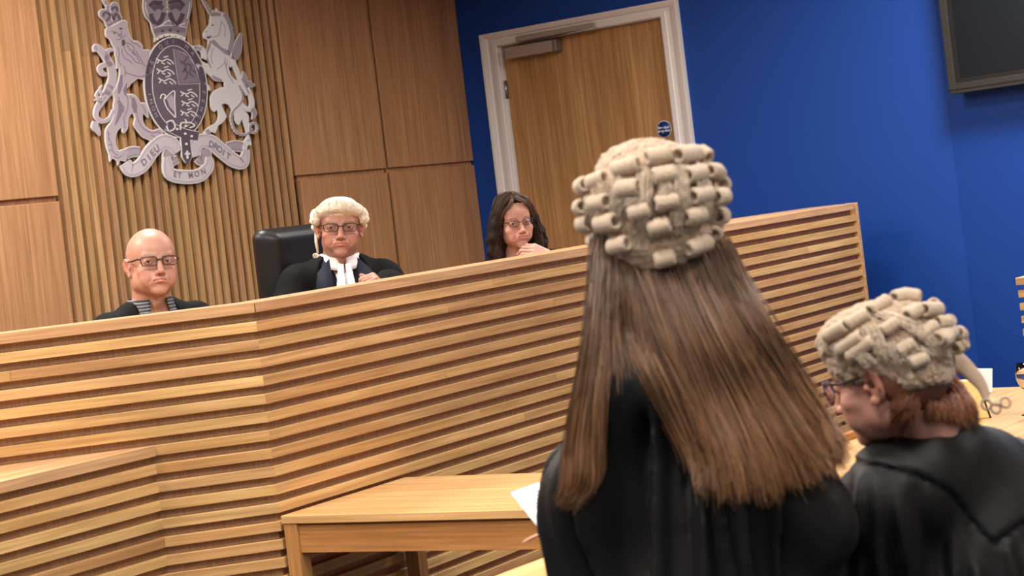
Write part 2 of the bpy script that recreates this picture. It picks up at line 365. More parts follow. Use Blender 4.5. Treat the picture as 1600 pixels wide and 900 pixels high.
# ------------------------------------------------------------------ counsel tables
def Pz(px, py, z):
    r = ray(px, py); t = (z-HC)/r.z; return Vector((r.x*t, r.y*t, z))
TH = .752
def table(name, label, pts, leg_idx, grp=None, apron=.085, inset=.004, th=.026, rail=None):
    """pts: world (x,y) corners of the top in order; legs at the listed corners"""
    o = empty(name, Matrix.Translation((pts[0][0], pts[0][1], 0))); tag(o, label, 'table', grp)
    q = [Vector((p[0]-pts[0][0], p[1]-pts[0][1])) for p in pts]; c = sum(q, Vector((0, 0)))/len(q)
    mb = MB(); mb.prism([tuple(v) for v in q], TH-th, TH); 
    e = q[1]-q[0]; best = max(range(len(q)), key=lambda i: (q[(i+1) % len(q)]-q[i]).length)
    d = q[(best+1) % len(q)]-q[best]; R = Matrix.Rotation(math.atan2(d.y, d.x), 4, 'Z')
    mb.v = [tuple(R.inverted() @ Vector(v)) for v in mb.v]
    mb.build('table_top', OAK_TOP, o, R, .002, 1)
    n = len(q); L = .05
    legs = []
    for i in leg_idx:
        a = (q[(i+1) % n]-q[i]).normalized(); b = (q[(i-1) % n]-q[i]).normalized()
        p0 = q[i]+a*inset+b*inset; quad = [p0, p0+a*L, p0+a*L+b*L, p0+b*L]
        mb = MB(); mb.prism([tuple(v) for v in quad], 0, TH-th); mb.build('leg', OAK_LEG, o, None, .0015, 1)
    for i in range(n):
        if i not in leg_idx or (i+1) % n not in leg_idx: continue
        a = (q[(i+1) % n]-q[i]).normalized(); nrm = Vector((-a.y, a.x))
        if nrm.dot(c-q[i]) < 0: nrm = -nrm
        p0 = q[i]+a*(inset+L)+nrm*(inset+.008); p1 = q[(i+1) % n]-a*(inset+L)+nrm*(inset+.008)
        R = Matrix.Translation((p0.x, p0.y, 0)) @ Matrix.Rotation(math.atan2(a.y, a.x), 4, 'Z'); s_ = 1 if (R.to_3x3() @ Vector((0, 1, 0))).xy.dot(nrm) > 0 else -1
        mb = MB(); mb.box(0, (p1-p0).length, *sorted((0, .02*s_)), TH-th-.008-apron, TH-th-.008)
        mb.box(0, (p1-p0).length, *sorted((.006*s_, .02*s_)), TH-th-.008, TH-th)
        mb.build('apron', OAK_RAIL, o, R, .001, 1)
    return o
wA = lambda x, y: wp(FA, x, y)
table('counsel_table', 'small pale oak table against the slatted bench, left of the standing barrister', [wA(-.01, -.012), wA(.635, -.012), wA(.695, -.994), wA(.066, -.994)], [0, 1, 2, 3])
NL, FL = Pz(1180, 744, TH), Pz(1546, 606, TH); dd = (FL-NL).normalized(); pp = Vector((dd.y, -dd.x, 0))
FR = FL+pp*1.25; NR = NL+pp*1.25
t2 = table('counsel_table', 'large pale oak desk at right behind the seated barrister, wine glass on it', [tuple(NL.xy), tuple(FL.xy), tuple(FR.xy), tuple(NR.xy)], [0, 1, 2, 3])
R2 = Matrix.Rotation(math.atan2(dd.y, dd.x), 4, 'Z')
mb = MB(); mb.box(0, (FL-NL).length-.25, .002, .03, .2, TH+.022); mb.build('modesty_panel', OAK_RAIL, t2, R2, .001, 1)
A3, B3 = Pz(772, 900, TH), Pz(864, 865, TH); d3 = (B3-A3).normalized(); p3 = Vector((d3.y, -d3.x, 0))
n3 = A3-d3*.7; f3 = B3+d3*.25
table('counsel_table', 'pale oak table corner at the bottom edge beside the standing barrister', [tuple(n3.xy), tuple(f3.xy), tuple((f3+p3*.6).xy), tuple((n3+p3*.6).xy)], [0, 1, 2, 3])
print('desk2', NL, FL, 'dir', math.degrees(math.atan2(dd.y, dd.x)), 't3', A3, B3)
# papers
PAPER = plain('white_paper', srgb(232, 234, 238), .6); INK = plain('grey_print', srgb(120, 122, 130), .7)
def sheet(name, label, cat, a, b, c, z, lines=0, th=.0012, mat=PAPER):
    """a: corner (world xy), b: along the width, c: along the length"""
    a, b, c = Vector(a), Vector(b), Vector(c); e1 = b-a; e2 = c-a; W, H = e1.length, e2.length
    o = MB(); o.box(0, W, 0, H, 0, th); M = Matrix(((e1.x/W, e2.x/H, 0, a.x), (e1.y/W, e2.y/H, 0, a.y), (0, 0, 1, z), (0, 0, 0, 1)))
    ob = o.build(name, mat, None, M); tag(ob, label, cat)
    if lines:
        m2 = MB(); r = random.Random(5)
        for i in range(lines):
            y = H-.03-(H-.06)*i/(lines-1); m2.box(.02, W-.02-(r.random()**3)*W*.5, y, y+.0035, th, th+.0002)
        tt = m2.build('printed_lines', INK, ob)
    return ob
# tent card, patterned folder, wine glass on the big desk
def on2(px, py): return Pz(px, py, TH)
p = Pz(1536, 612, TH)
CARD = plain('white_card', srgb(228, 236, 244), .5)
mb = MB(); mb.box(-.05, .024, 0, .006, 0, .082, 0, Matrix.Rotation(.12, 4, 'Y'))
mb.box(-.048, .024, .03, .036, .0, .07, 0, Matrix.Rotation(-.3, 4, 'X'))
o = mb.build('folded_card', CARD, None, Matrix.Translation((p.x-.012, p.y-.09, TH+.0112))); tag(o, 'small white folded card standing on the big desk behind the wig tail', 'card')
FOLD = NT('cream_patterned_cover'); tc = FOLD.node('ShaderNodeTexCoord'); vn = FOLD.node('ShaderNodeTexVoronoi', feature='DISTANCE_TO_EDGE', i_Scale=60.0)
FOLD.link(tc.outputs['Object'], vn.inputs[0]); FOLD.link(FOLD.ramp(vn.outputs[0], [(.0, srgb(206, 174, 116)), (.05, srgb(226, 196, 134)), (1, srgb(232, 204, 146))]), FOLD.b.inputs['Base Color']); FOLD = FOLD.m
p = Pz(1534, 652, TH)
fo = empty('box_file', Matrix.Translation((p.x-.105, p.y-.02, TH+.0005)) @ Matrix.Rotation(-.15, 4, 'Z')); tag(fo, 'cream patterned box file with a dark edge, leaning on the desk behind the red hair', 'file')
pg = lambda x0, x1, z1, sh: [(x0, 0), (x1, 0), (x1-sh, z1), (x0-sh, z1)]
mb = MB(); mb.prism(pg(0, .125, .128, .030), -.05, 0, 0, Matrix.Rotation(math.pi/2, 4, 'X')); mb.build('cover', FOLD, fo, None, .003)
mb = MB(); mb.prism(pg(.123, .129, .130, .0305), -.052, .002, 0, Matrix.Rotation(math.pi/2, 4, 'X')); mb.build('edge_binding', BLACKPL, fo)
GLASS = NT('clear_glass'); GLASS.b.inputs['Transmission Weight'].default_value = 1; GLASS.b.inputs['Roughness'].default_value = 0; GLASS.b.inputs['IOR'].default_value = 1.45; GLASS = GLASS.m
p = Pz(1612, 648, TH)
prof = [(.0, .0), (.032, .0), (.032, .002), (.006, .006), (.0035, .02), (.0035, .07), (.01, .078), (.026, .092), (.036, .118), (.0365, .135), (.031, .168), (.0302, .168), (.0354, .135), (.0348, .119), (.025, .0945), (.008, .081), (0, .0795)]
mb = MB(); mb.lathe(prof, 40); o = mb.build('wine_glass', GLASS, None, Matrix.Translation((p.x, p.y, TH+.0005))); tag(o, 'clear round wine glass on the big desk at the right edge', 'glass')
# ------------------------------------------------------------------ slatted desk at the right edge
q = P(1588, 434, 8.35); FQ = frame(q.x, q.y, -40)
od = empty('slatted_witness_desk', FQ); tag(od, 'slatted oak desk end against the blue wall at the right edge', 'desk')
mb = MB(); rnd = random.Random(9)
for k in range(1, 18):
    z = q.z-SP*k-SH
    if z > 0: slatrow(mb, 0, 1.1, z, SH, 0, 0, rnd, .05)
mb.build('slat_front', OAK_SLAT, od, None, .0012, 1)
mb = MB(); mb.box(-.004, 1.1, -.004, .45, q.z-CAPH, q.z); mb.build('desk_top', OAK_CAP, od, None, .0015, 1)
mb = MB(); mb.box(.10, 1.1, .05, .08, 0, q.z-CAPH); mb.build('backing_board', BACKING, od)
mb = MB(); mb.box(.30, .34, .08, .45, 0, q.z-CAPH); mb.build('side_panel', PANEL, od)
# ------------------------------------------------------------------ wall television
F3b = F3 @ Matrix.Translation((0, -.115, 0))
tx, tz = hit(1483.5, 148, F3b); print('tv', tx, tz, hit(1466, 0, F3b))
tv = empty('television', F3b @ Matrix.Translation((tx, 0, tz))); tag(tv, 'large black flat television mounted high on the blue wall at top right', 'television')
TVF = plain('television_bezel', srgb(46, 45, 44), .45, .2); TVG = plain('television_glass', srgb(22, 27, 33), .3, 0, .15); TVB = plain('television_black', srgb(8, 8, 9), .5)
TW, THt = 1.42, .84
mb = MB(); mb.box(0, .042, 0, .075, 0, THt); mb.box(TW-.042, TW, 0, .075, 0, THt); mb.box(.042, TW-.042, 0, .075, THt-.042, THt); mb.box(.042, TW-.042, .0, .075, .0, .052)
bz = mb.build('bezel', TVF, tv, None, .003)
mb = MB(); mb.box(.0, TW, -.004, -.0, .022, .0225); mb.build('bezel_seam', TVB, bz)
mb = MB(); mb.box(.042, TW-.042, .014, .07, .052, THt-.042); mb.build('screen_border', TVB, tv)
mb = MB(); mb.box(.068, TW-.068, .012, .02, .078, THt-.068); mb.build('screen', TVG, tv)
mb = MB(); mb.box(TW/2-.2, TW/2+.2, .07, .113, .25, .6); mb.build('wall_bracket', TVB, tv)
# ------------------------------------------------------------------ royal coat of arms, flat cut plates on the slats
FE = FW @ Matrix.Translation((0, -.012, 0))
def ecol(name, c, rough=.45): return plain(name, srgb(*c), rough, 0, .4)
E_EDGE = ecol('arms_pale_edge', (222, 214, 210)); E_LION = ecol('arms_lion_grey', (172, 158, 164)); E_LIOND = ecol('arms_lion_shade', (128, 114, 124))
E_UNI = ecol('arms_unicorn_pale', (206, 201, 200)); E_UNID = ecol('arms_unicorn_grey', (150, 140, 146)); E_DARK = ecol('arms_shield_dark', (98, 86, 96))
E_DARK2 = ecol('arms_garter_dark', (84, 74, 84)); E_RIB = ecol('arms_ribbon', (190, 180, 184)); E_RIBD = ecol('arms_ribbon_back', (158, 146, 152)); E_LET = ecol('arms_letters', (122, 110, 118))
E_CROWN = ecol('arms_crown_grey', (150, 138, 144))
ARM = empty('royal_coat_of_arms', FE @ Matrix.Translation((*[hit(283, 150, FE)[0]], 0, hit(283, 150, FE)[1])))
tag(ARM, 'grey cut-out royal coat of arms with lion, unicorn and shield on the slats', 'coat of arms')
AX, AZ = hit(283, 150, FE)
def e2(px, py): x, z = hit(px, py, FE); return Vector((x-AX, z-AZ))
cA = lambda p: (130+p[0]/6, p[1]/6)
cB = lambda p: (130+p[0]/5.627, 130+p[1]/5.625)
cC = lambda p: (270+p[0]/6, p[1]/6)
cD = lambda p: (270+p[0]/5.627, 130+p[1]/5.625)
cE = lambda p: (120+p[0]/3, p[1]/3)
def crom(pts, n=4, closed=True):
    out = []; N = len(pts)
    rng = range(N) if closed else range(N-1)
    for i in rng:
        g = lambda k: Vector(pts[k % N]) if closed else Vector(pts[max(0, min(N-1, k))])
        p0, p1, p2, p3 = g(i-1), g(i), g(i+1), g(i+2)
        for k in range(n):
            t = k/n; out.append(.5*((2*p1)+(p2-p0)*t+(2*p0-5*p1+4*p2-p3)*t*t+(3*p1-p0-3*p2+p3)*t**3))
    if not closed: out.append(Vector(pts[-1]))
    return out
def inset(poly, d):
    n = len(poly); a = sum(poly[i].x*poly[(i+1) % n].y-poly[(i+1) % n].x*poly[i].y for i in range(n)); s = 1 if a > 0 else -1
    out = []
    for i in range(n):
        t = (poly[(i+1) % n]-poly[i-1]); t = t.normalized() if t.length > 1e-9 else Vector((1, 0)); out.append(poly[i]+Vector((-t.y, t.x))*d*s)
    return out
MXZ = Matrix(((1, 0, 0, 0), (0, 0, 1, 0), (0, 1, 0, 0), (0, 0, 0, 1)))   # (x,y,z)->(x, depth, height)
def plate(mb, poly, y0, y1, mi): # depth from y0 (back) to y1 (front, negative)
    from mathutils.geometry import delaunay_2d_cdt
    n = len(poly); v2, _, fs, *_r = delaunay_2d_cdt([Vector(p) for p in poly], [], [list(range(n))], 1, 1e-6)
    mb.add([(p.x, y1, p.y) for p in v2]+[(p.x, y0, p.y) for p in v2], [tuple(f) for f in fs]+[tuple(len(v2)+i for i in f)[::-1] for f in fs], mi)
    mb.add([(p[0], y1, p[1]) for p in poly]+[(p[0], y0, p[1]) for p in poly], [(i, (i+1) % n, n+(i+1) % n, n+i) for i in range(n)], mi)
def shape(mb, pts, conv, lvl=0, fill=1, edge=0, n=3, bw=.0042, closed_smooth=True):
    w = [e2(*conv(p)) for p in pts]; w = crom(w, n) if closed_smooth else w
    b = -.003-.003*lvl
    plate(mb, w, b+.004, b-.003, edge); plate(mb, inset(w, bw), b-.002, b-.0045, fill)
def strokepoly(pts, widths, conv, n=4):
    """centre line and widths are laid out in the tracing's own units, then mapped onto the plate plane"""
    w = crom([Vector(p) for p in pts], n, False); N = len(w); L, R = [], []
    ws = [widths]*len(pts) if not hasattr(widths, '__len__') else widths
    for i, p in enumerate(w):
        t = (w[min(N-1, i+1)]-w[max(0, i-1)]).normalized(); f = i/(N-1)*(len(ws)-1); k = min(int(f), len(ws)-2) if len(ws) > 1 else 0
        wd = (ws[k]*(1-(f-k))+ws[min(k+1, len(ws)-1)]*(f-k))/2
        nn = Vector((-t.y, t.x))*wd; L.append(e2(*conv(p+nn))); R.append(e2(*conv(p-nn)))
    return L, R
def stroke(mb, pts, widths, conv, lvl=0, mi=1, h=.0006, n=4, edge=None, bw=8):
    L, R = strokepoly(pts, widths, conv, n); b = -.0077-.003*lvl
    N = len(L)
    def strip(L, R, y0, y1, m):
        vs = [(p.x, y1, p.y) for p in L]+[(p.x, y1, p.y) for p in R]+[(p.x, y0, p.y) for p in L]+[(p.x, y0, p.y) for p in R]
        fs = []
        for i in range(N-1): fs += [(i, i+1, N+i+1, N+i), (i, 2*N+i, 2*N+i+1, i+1), (N+i, N+i+1, 3*N+i+1, 3*N+i)]
        fs += [(0, N, 3*N, 2*N), (N-1, 3*N-1, 4*N-1, 2*N-1)]
        mb.add(vs, fs, m)
    if edge is not None:
        ws = [w+bw for w in widths] if hasattr(widths, '__len__') else widths+bw
        L2, R2 = strokepoly(pts, ws, conv, n); strip(L2, R2, b+.009, b+.001, edge)
        strip(L, R, b+.002, b-.0005, mi)
    else: strip(L, R, b+.0012, b-h, mi)
def lines(mb, lst, conv, w, mi, lvl=0, h=.0006):
    for l in lst: stroke(mb, l, w, conv, lvl, mi, h, 3)
EM = [E_EDGE, E_LION, E_LIOND, E_UNI, E_UNID, E_DARK, E_DARK2, E_RIB, E_RIBD, E_LET, E_CROWN]
# --- lion (edge 0, body 1, shade 2)
mb = MB()
tail = [(262, 235), (225, 310), (160, 338), (110, 300), (112, 235), (150, 170), (190, 110), (228, 20)]
stroke(mb, tail, [22, 28, 32, 34, 40, 55, 64, 66], cB, 0, 1, edge=0)
stroke(mb, [(218, 895), (255, 790), (265, 680), (225, 570), (160, 480), (110, 440), (100, 490)], [60, 72, 66, 62, 58, 50, 16], cA, 0, 1, edge=0, bw=10)
stroke(mb, [(215, 700), (170, 690), (150, 640), (190, 610), (230, 620)], [16, 42, 44, 40, 30], cA, 0, 1, edge=0, bw=9)
stroke(mb, [(255, 620), (215, 560), (215, 490), (250, 470), (280, 480)], [40, 46, 38, 30, 6], cA, 0, 1, edge=0, bw=9)
stroke(mb, [(105, 340), (95, 385), (120, 420), (138, 462)], [44, 56, 40, 4], cB, 0, 1, edge=0)
for q_ in ([(150, 150), (110, 110), (128, 60)], [(165, 110), (140, 60), (160, 20)], [(150, 170), (118, 150), (95, 148)]): stroke(mb, q_, [26, 20, 3], cB, 0, 1, edge=0, bw=6)
lionA = [(215, 262), (200, 290), (205, 345), (240, 372), (262, 420), (288, 470), (285, 505), (300, 570), (305, 645), (330, 640), (328, 720), (300, 810), (270, 860)]
lionB = [(252, 90), (264, 140), (256, 205), (262, 270), (238, 335), (192, 400), (184, 470), (196, 560), (218, 630), (228, 692), (252, 662), (288, 690), (298, 726), (318, 682), (366, 688), (378, 640), (388, 592), (345, 578), (308, 592), (284, 560), (276, 490), (290, 432), (328, 392), (338, 436), (358, 436), (386, 392), (392, 306), (426, 268), (446, 312), (436, 372), (482, 440), (520, 480), (578, 505), (596, 530), (612, 502), (652, 512), (660, 474), (694, 458), (688, 420), (660, 398), (604, 414), (556, 392), (520, 338), (520, 270), (556, 302), (568, 300), (556, 215), (536, 172), (496, 168), (462, 120), (424, 94), (376, 96), (366, 62), (398, 22)]
lionC = [(418, 815), (450, 780), (506, 738), (556, 748), (604, 705), (676, 692), (690, 660), (668, 610), (650, 570), (608, 575), (620, 470), (556, 466), (548, 425), (502, 384), (462, 378), (430, 330), (408, 250), (402, 200), (356, 190), (290, 226)]
pts = [cA(p) for p in lionA]+[cB(p) for p in lionB]+[cA(p) for p in lionC]
shape(mb, pts, lambda p: p, 0, 1, 0, 3)
# face, mane and muscles
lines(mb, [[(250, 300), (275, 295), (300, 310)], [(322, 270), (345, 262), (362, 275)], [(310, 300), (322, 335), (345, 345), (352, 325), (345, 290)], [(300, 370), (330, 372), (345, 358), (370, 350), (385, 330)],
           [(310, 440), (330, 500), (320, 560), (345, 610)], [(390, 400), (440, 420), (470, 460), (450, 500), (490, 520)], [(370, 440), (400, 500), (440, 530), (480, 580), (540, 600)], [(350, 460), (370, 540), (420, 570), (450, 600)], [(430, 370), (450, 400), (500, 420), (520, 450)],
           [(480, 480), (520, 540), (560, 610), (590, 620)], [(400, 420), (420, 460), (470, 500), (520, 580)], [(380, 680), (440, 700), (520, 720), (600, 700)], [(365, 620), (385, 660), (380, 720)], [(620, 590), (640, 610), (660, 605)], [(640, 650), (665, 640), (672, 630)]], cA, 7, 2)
stroke(mb, [(362, 375), (368, 405), (362, 432)], [26, 34, 18], cA, 0, 6, .0008)
for c_ in ((283, 312), (342, 273)): stroke(mb, [(c_[0]-10, c_[1]), (c_[0]+10, c_[1]-3)], 13, cA, 0, 5, .001)
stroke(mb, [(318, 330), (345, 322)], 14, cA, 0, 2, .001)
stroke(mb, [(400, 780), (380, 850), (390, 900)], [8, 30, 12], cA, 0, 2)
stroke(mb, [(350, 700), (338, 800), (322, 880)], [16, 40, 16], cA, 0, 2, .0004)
lines(mb, [[(300, 120), (320, 180), (350, 210), (340, 260)], [(375, 110), (385, 180), (372, 250), (340, 320)], [(400, 120), (440, 170), (460, 240), (470, 320), (520, 400), (600, 440)], [(210, 420), (215, 480), (240, 540), (250, 600), (300, 640)], [(600, 440), (640, 430), (670, 440)], [(590, 460), (620, 470)], [(260, 640), (290, 660), (330, 640)],
           [(350, 320), (350, 360), (360, 400)], [(500, 190), (530, 230), (540, 270)], [(205, 440), (225, 450)], [(205, 490), (225, 495)], [(210, 540), (235, 545)], [(215, 590), (245, 590)], [(130, 370), (140, 400)], [(170, 100), (190, 60)], [(140, 200), (150, 170), (190, 120)]], cB, 7, 2)
stroke(mb, [(300, 150), (320, 220), (300, 300), (270, 370)], [20, 46, 30, 10], cB, 0, 2, .0004); stroke(mb, [(430, 130), (440, 200), (450, 260)], [20, 50, 20], cB, 0, 2, .0004)
mb.build('lion', EM, ARM)
# --- lion's crown
def crown(nm, pts, conv, det, gems, base):
    mb = MB(); shape(mb, pts, conv, 0, 10, 0, 3)
    for d_, w_, m_ in det: stroke(mb, d_, w_, conv, 0, m_, .0008)
    for g_ in gems: stroke(mb, [(g_[0]-g_[2]/2, g_[1]), (g_[0]+g_[2]/2, g_[1])], g_[2], conv, 0, g_[3], .0016)
    return mb.build(nm, EM, ARM)
crown('lion_crown', [(222, 268), (190, 205), (152, 168), (138, 120), (162, 86), (208, 80), (176, 20), (165, -22), (200, -30), (238, 52), (264, 22), (304, 24), (332, 62), (336, 112), (358, 188), (290, 222)], cA,
      [([(180, 160), (180, 130), (210, 118), (235, 140)], 22, 5), ([(255, 100), (270, 75), (300, 75), (310, 110)], 22, 5), ([(205, 200), (235, 165), (240, 130), (262, 150), (275, 190), (290, 130), (315, 150), (335, 185)], 22, 5), ([(238, 70), (250, 140), (262, 200)], 8, 0), ([(222, 240), (280, 212), (345, 180)], 14, 2), ([(228, 262), (290, 232), (352, 196)], 7, 0)],
      [(186, 10, 10, 0), (205, 55, 12, 0)], 0)
# --- large crown (rings over the shield)
big = [(662, 395), (662, 350), (640, 290), (620, 215), (580, 170), (556, 100), (552, 40), (566, -30), (640, -60), (770, -66), (800, -66), (900, -50), (1000, -30), (1010, 60), (988, 160), (975, 230), (960, 300), (945, 385), (880, 350), (790, 338), (720, 350)]
crown('crown_over_shield', big, cA,
      [([(610, 60), (650, 25), (700, 28), (730, 20)], 34, 6), ([(790, 30), (850, 10), (900, 20), (935, 60)], 34, 6),
       ([(620, 130), (640, 190), (680, 225), (720, 190), (745, 120)], 44, 6), ([(800, 120), (830, 195), (860, 230), (900, 190), (925, 130)], 44, 6), ([(640, 90), (690, 60), (740, 80)], 50, 5), ([(800, 80), (860, 55), (915, 90)], 50, 5),
       ([(690, 130), (700, 180)], 30, 10), ([(860, 120), (868, 180)], 30, 10), ([(775, -20), (775, 60), (785, 150)], 26, 10), ([(775, -20), (775, 60), (785, 150)], 8, 0),
       ([(650, 235), (720, 240), (790, 195), (860, 240), (945, 220)], 10, 0), ([(655, 300), (730, 275), (800, 268), (880, 275), (950, 290)], 44, 2), ([(655, 262), (730, 245), (800, 240), (880, 245), (955, 262)], 6, 0),
       ([(672, 372), (730, 340), (800, 328), (880, 340), (945, 368)], 26, 0), ([(575, 20), (580, 100), (620, 180)], 7, 0), ([(990, 20), (980, 100), (965, 180)], 7, 0)],
      [(732, 292, 22, 6), (804, 286, 26, 6), (876, 294, 22, 6), (700, 358, 9, 6), (745, 340, 9, 6), (800, 334, 9, 6), (855, 342, 9, 6), (905, 358, 9, 6), (775, 20, 12, 0), (775, 70, 12, 0), (778, 110, 12, 0)], 0)
# --- shield: garter oval and quartered field.  centre and axes in the 3x crop
OC = Vector((460, 410)); tilt = math.atan(.119)*.8
def ov(a, rx, ry): # angle from the top, clockwise, in crop E
    x, y = rx*math.sin(a), -ry*math.cos(a); c, s = math.cos(-tilt), math.sin(-tilt)
    sh = 1 if True else 0
    return (OC.x+x*c-y*s*-1*0+(-y)*0+(x*0)+(y*math.tan(tilt)), OC.y+y-x*.085)
def oval(rx, ry, n=72): return [e2(*cE(ov(2*math.pi*k/n, rx, ry))) for k in range(n)]
mb = MB()
def orig(mb, rx, ry, lvl, mi, h=.0008, base=-.0045): plate(mb, oval(rx, ry), base+.003-.003*lvl, base-h-.003*lvl, mi)
plate(mb, oval(149, 237), .001, -.0065, 0); plate(mb, oval(144, 232), -.005, -.0075, 6)
plate(mb, oval(112, 196), -.006, -.0082, 0); plate(mb, oval(109, 193), -.006, -.0088, 5)
def garter_text(mb, s_, a0, a1, size):
    for k, ch in enumerate(s_):
        if ch == ' ': continue
        a = math.radians(a0+(a1-a0)*k/max(1, len(s_)-1)); c = e2(*cE(ov(a, 127, 214))); c2 = e2(*cE(ov(a+.02, 127, 214))); t = (c2-c).normalized()
        glyph(mb, ch, c, math.atan2(t.y, t.x), size, -.0082, 1, 0)
_gc = {}
def glyph(mb, body, c, ang, size, y, mi, bold=.0004, spacing=1.0, shear=0):
    key = (body, round(size, 5), spacing)
    if key not in _gc:
        cu = bpy.data.curves.new('t', 'FONT'); cu.body = body; cu.size = size; cu.align_x = 'CENTER'; cu.align_y = 'CENTER'; cu.offset = bold; cu.space_character = spacing; cu.resolution_u = 3
        o = bpy.data.objects.new('t', cu); COL.objects.link(o); bpy.context.view_layer.update()
        me = bpy.data.meshes.new_from_object(o.evaluated_get(bpy.context.evaluated_depsgraph_get()))
        _gc[key] = ([v.co.copy() for v in me.vertices], [list(p.vertices) for p in me.polygons]); bpy.data.objects.remove(o); bpy.data.curves.remove(cu); bpy.data.meshes.remove(me)
    mb = MB()
    vs, fs = _gc[key]; ca, sa = math.cos(ang), math.sin(ang)
    mb.add([(c.x+v.x*1.15*ca-v.y*sa*1.1, y-.0008, c.y+v.x*1.15*sa+v.y*ca) for v in vs], fs, mi)
    mb.build('letter', EM, MOT, fix=False)
mb.build('garter', EM, ARM)
MOT = empty('garter_motto', Matrix.Identity(4)); MOT.parent = ARM; MOT.matrix_local = Matrix.Identity(4); mt = None; garter_text(mt, 'HONI', 236, 264, .030); garter_text(mt, 'T.QUI.MA', 306, 406, .030); garter_text(mt, '.PENSE', 88, 144, .030)

mb = MB()
lines(mb, [[(455, 216), (460, 410), (464, 602)], [(352, 408), (460, 406), (566, 402)]], cE, 3, 2, .0, .001)
qd = [(444, 230), (500, 250), (545, 300), (575, 395), (470, 398)]
w = [e2(*cE(p)) for p in qd]; plate(mb, w, -.0085, -.0098, 1); plate(mb, inset(w, .007), -.0085, -.0104, 5); plate(mb, inset(w, .012), -.0085, -.011, 2)
def leo(cx, cy, s=1):
    lines(mb, [[(cx-42*s, cy-12*s), (cx-30*s, cy+2), (cx-40*s, cy+12*s)], [(cx-34*s, cy-6*s), (cx-12*s, cy+2*s), (cx+8*s, cy-8*s), (cx+30*s, cy+2*s), (cx+40*s, cy+16*s)], [(cx-18*s, cy+8*s), (cx-2*s, cy+16*s)], [(cx+10*s, cy+6*s), (cx+26*s, cy+18*s)], [(cx-8*s, cy-16*s), (cx+14*s, cy-22*s)]], cE, 5, 0, .5, .0006)
for (x, y) in ((408, 286), (410, 334), (418, 378)): leo(x, y)
for (x, y) in ((520, 440), (524, 484), (520, 530)): leo(x, y, .95)
lines(mb, [[(515, 268), (495, 292), (505, 320), (486, 340)], [(505, 300), (530, 312), (520, 340), (540, 362)], [(495, 320), (512, 350), (496, 374)], [(478, 285), (490, 300)], [(536, 330), (552, 345)]], cE, 9, 5, 1, .0012)
lines(mb, [[(386, 464), (392, 444), (410, 448), (402, 470), (432, 438), (452, 428), (452, 470), (457, 552)], [(402, 470), (418, 510), (456, 552)]], cE, 5, 0, .5, .0006)
w = [e2(*cE(p)) for p in [(416, 464), (440, 442), (450, 470), (454, 530), (428, 500)]]; plate(mb, w, -.0085, -.0098, 1)
mb.build('quartered_shield', EM, ARM)
mb = MB()
stroke(mb, [(418, 588), (450, 606), (500, 628), (562, 640)], [44, 42, 42, 40], cE, 1, 6, edge=0, bw=6)
stroke(mb, [(500, 625), (506, 690), (510, 735), (512, 765)], [42, 40, 44, 10], cE, 1.2, 6, edge=0, bw=6)
lines(mb, [[(412, 575), (440, 566), (452, 600), (424, 616), (412, 590)], [(500, 575), (480, 580), (478, 610)], [(500, 580), (520, 575), (545, 590), (520, 600)], [(498, 560), (510, 580)]], cE, 6, 0, 1.6, .001)
for c_ in ((462, 606), (500, 628), (530, 640), (505, 676), (502, 592)): stroke(mb, [(c_[0]-5, c_[1]), (c_[0]+5, c_[1])], 10, cE, 1.8, 0, .0012)
stroke(mb, [(508, 708), (510, 745)], 8, cE, 2, 0, .0012); stroke(mb, [(498, 722), (521, 722)], 8, cE, 2, 0, .0012)
mb.build('garter_buckle_strap', EM, ARM)
# --- unicorn
mb = MB()
stroke(mb, [(700, 890), (640, 780), (590, 660), (560, 580), (552, 500)], [34, 34, 36, 34, 30], cC, 0, 3, edge=0, bw=10)
stroke(mb, [(560, 560), (590, 480), (610, 400), (632, 312)], [46, 84, 62, 3], cC, 0, 4, edge=0, bw=10)
stroke(mb, [(640, 760), (665, 740), (650, 670)], [40, 50, 4], cC, 0, 4, edge=0, bw=9); stroke(mb, [(670, 800), (700, 790), (740, 800), (762, 790)], [60, 60, 30, 3], cC, 0, 4, edge=0, bw=9)
stroke(mb, [(620, -10), (668, 90), (690, 170), (672, 230), (630, 220), (590, 180)], [30, 30, 34, 36, 32, 26], cD, 0, 3, edge=0, bw=9)
stroke(mb, [(690, 225), (712, 270), (690, 320)], [40, 36, 4], cD, 0, 4, edge=0, bw=8)
stroke(mb, [(260, 460), (215, 450), (175, 452)], [36, 34, 26], cC, 0, 3, edge=0, bw=10)
stroke(mb, [(290, 550), (285, 500), (250, 455), (190, 452)], [40, 40, 44, 36], cC, 0, 3, edge=0, bw=10)
uc = [(285, 300), (330, 235), (340, 200), (335, 190), (345, 175), (345, 140), (370, 95), (385, 120), (400, 78), (425, 110), (470, 118), (515, 160), (500, 185), (545, 225), (552, 250), (560, 265), (545, 290), (565, 330), (555, 400), (535, 480), (520, 520), (548, 610), (530, 635), (510, 610), (545, 720), (600, 760), (640, 830)]
ud = [(580, 50), (600, 130), (585, 200), (640, 260), (662, 300), (662, 380), (665, 460), (685, 545), (655, 548), (640, 600), (605, 600), (598, 545), (640, 470), (630, 400), (610, 340), (600, 320), (572, 372), (540, 330), (532, 285), (480, 190), (425, 190), (440, 240), (465, 290), (440, 340), (390, 380), (368, 440), (330, 430), (300, 470), (262, 440), (290, 400), (330, 372), (370, 350), (395, 300), (385, 240), (355, 255), (330, 220), (325, 180), (325, 120), (355, 70), (410, 40), (455, 30)]
ue = [(475, 805), (470, 770), (390, 760), (340, 715), (300, 680), (245, 625), (250, 700), (300, 760), (345, 830), (330, 850), (290, 790), (255, 720), (205, 620), (210, 580), (250, 568), (320, 600), (325, 560), (290, 560), (300, 480), (320, 440), (320, 380), (290, 365), (280, 345)]
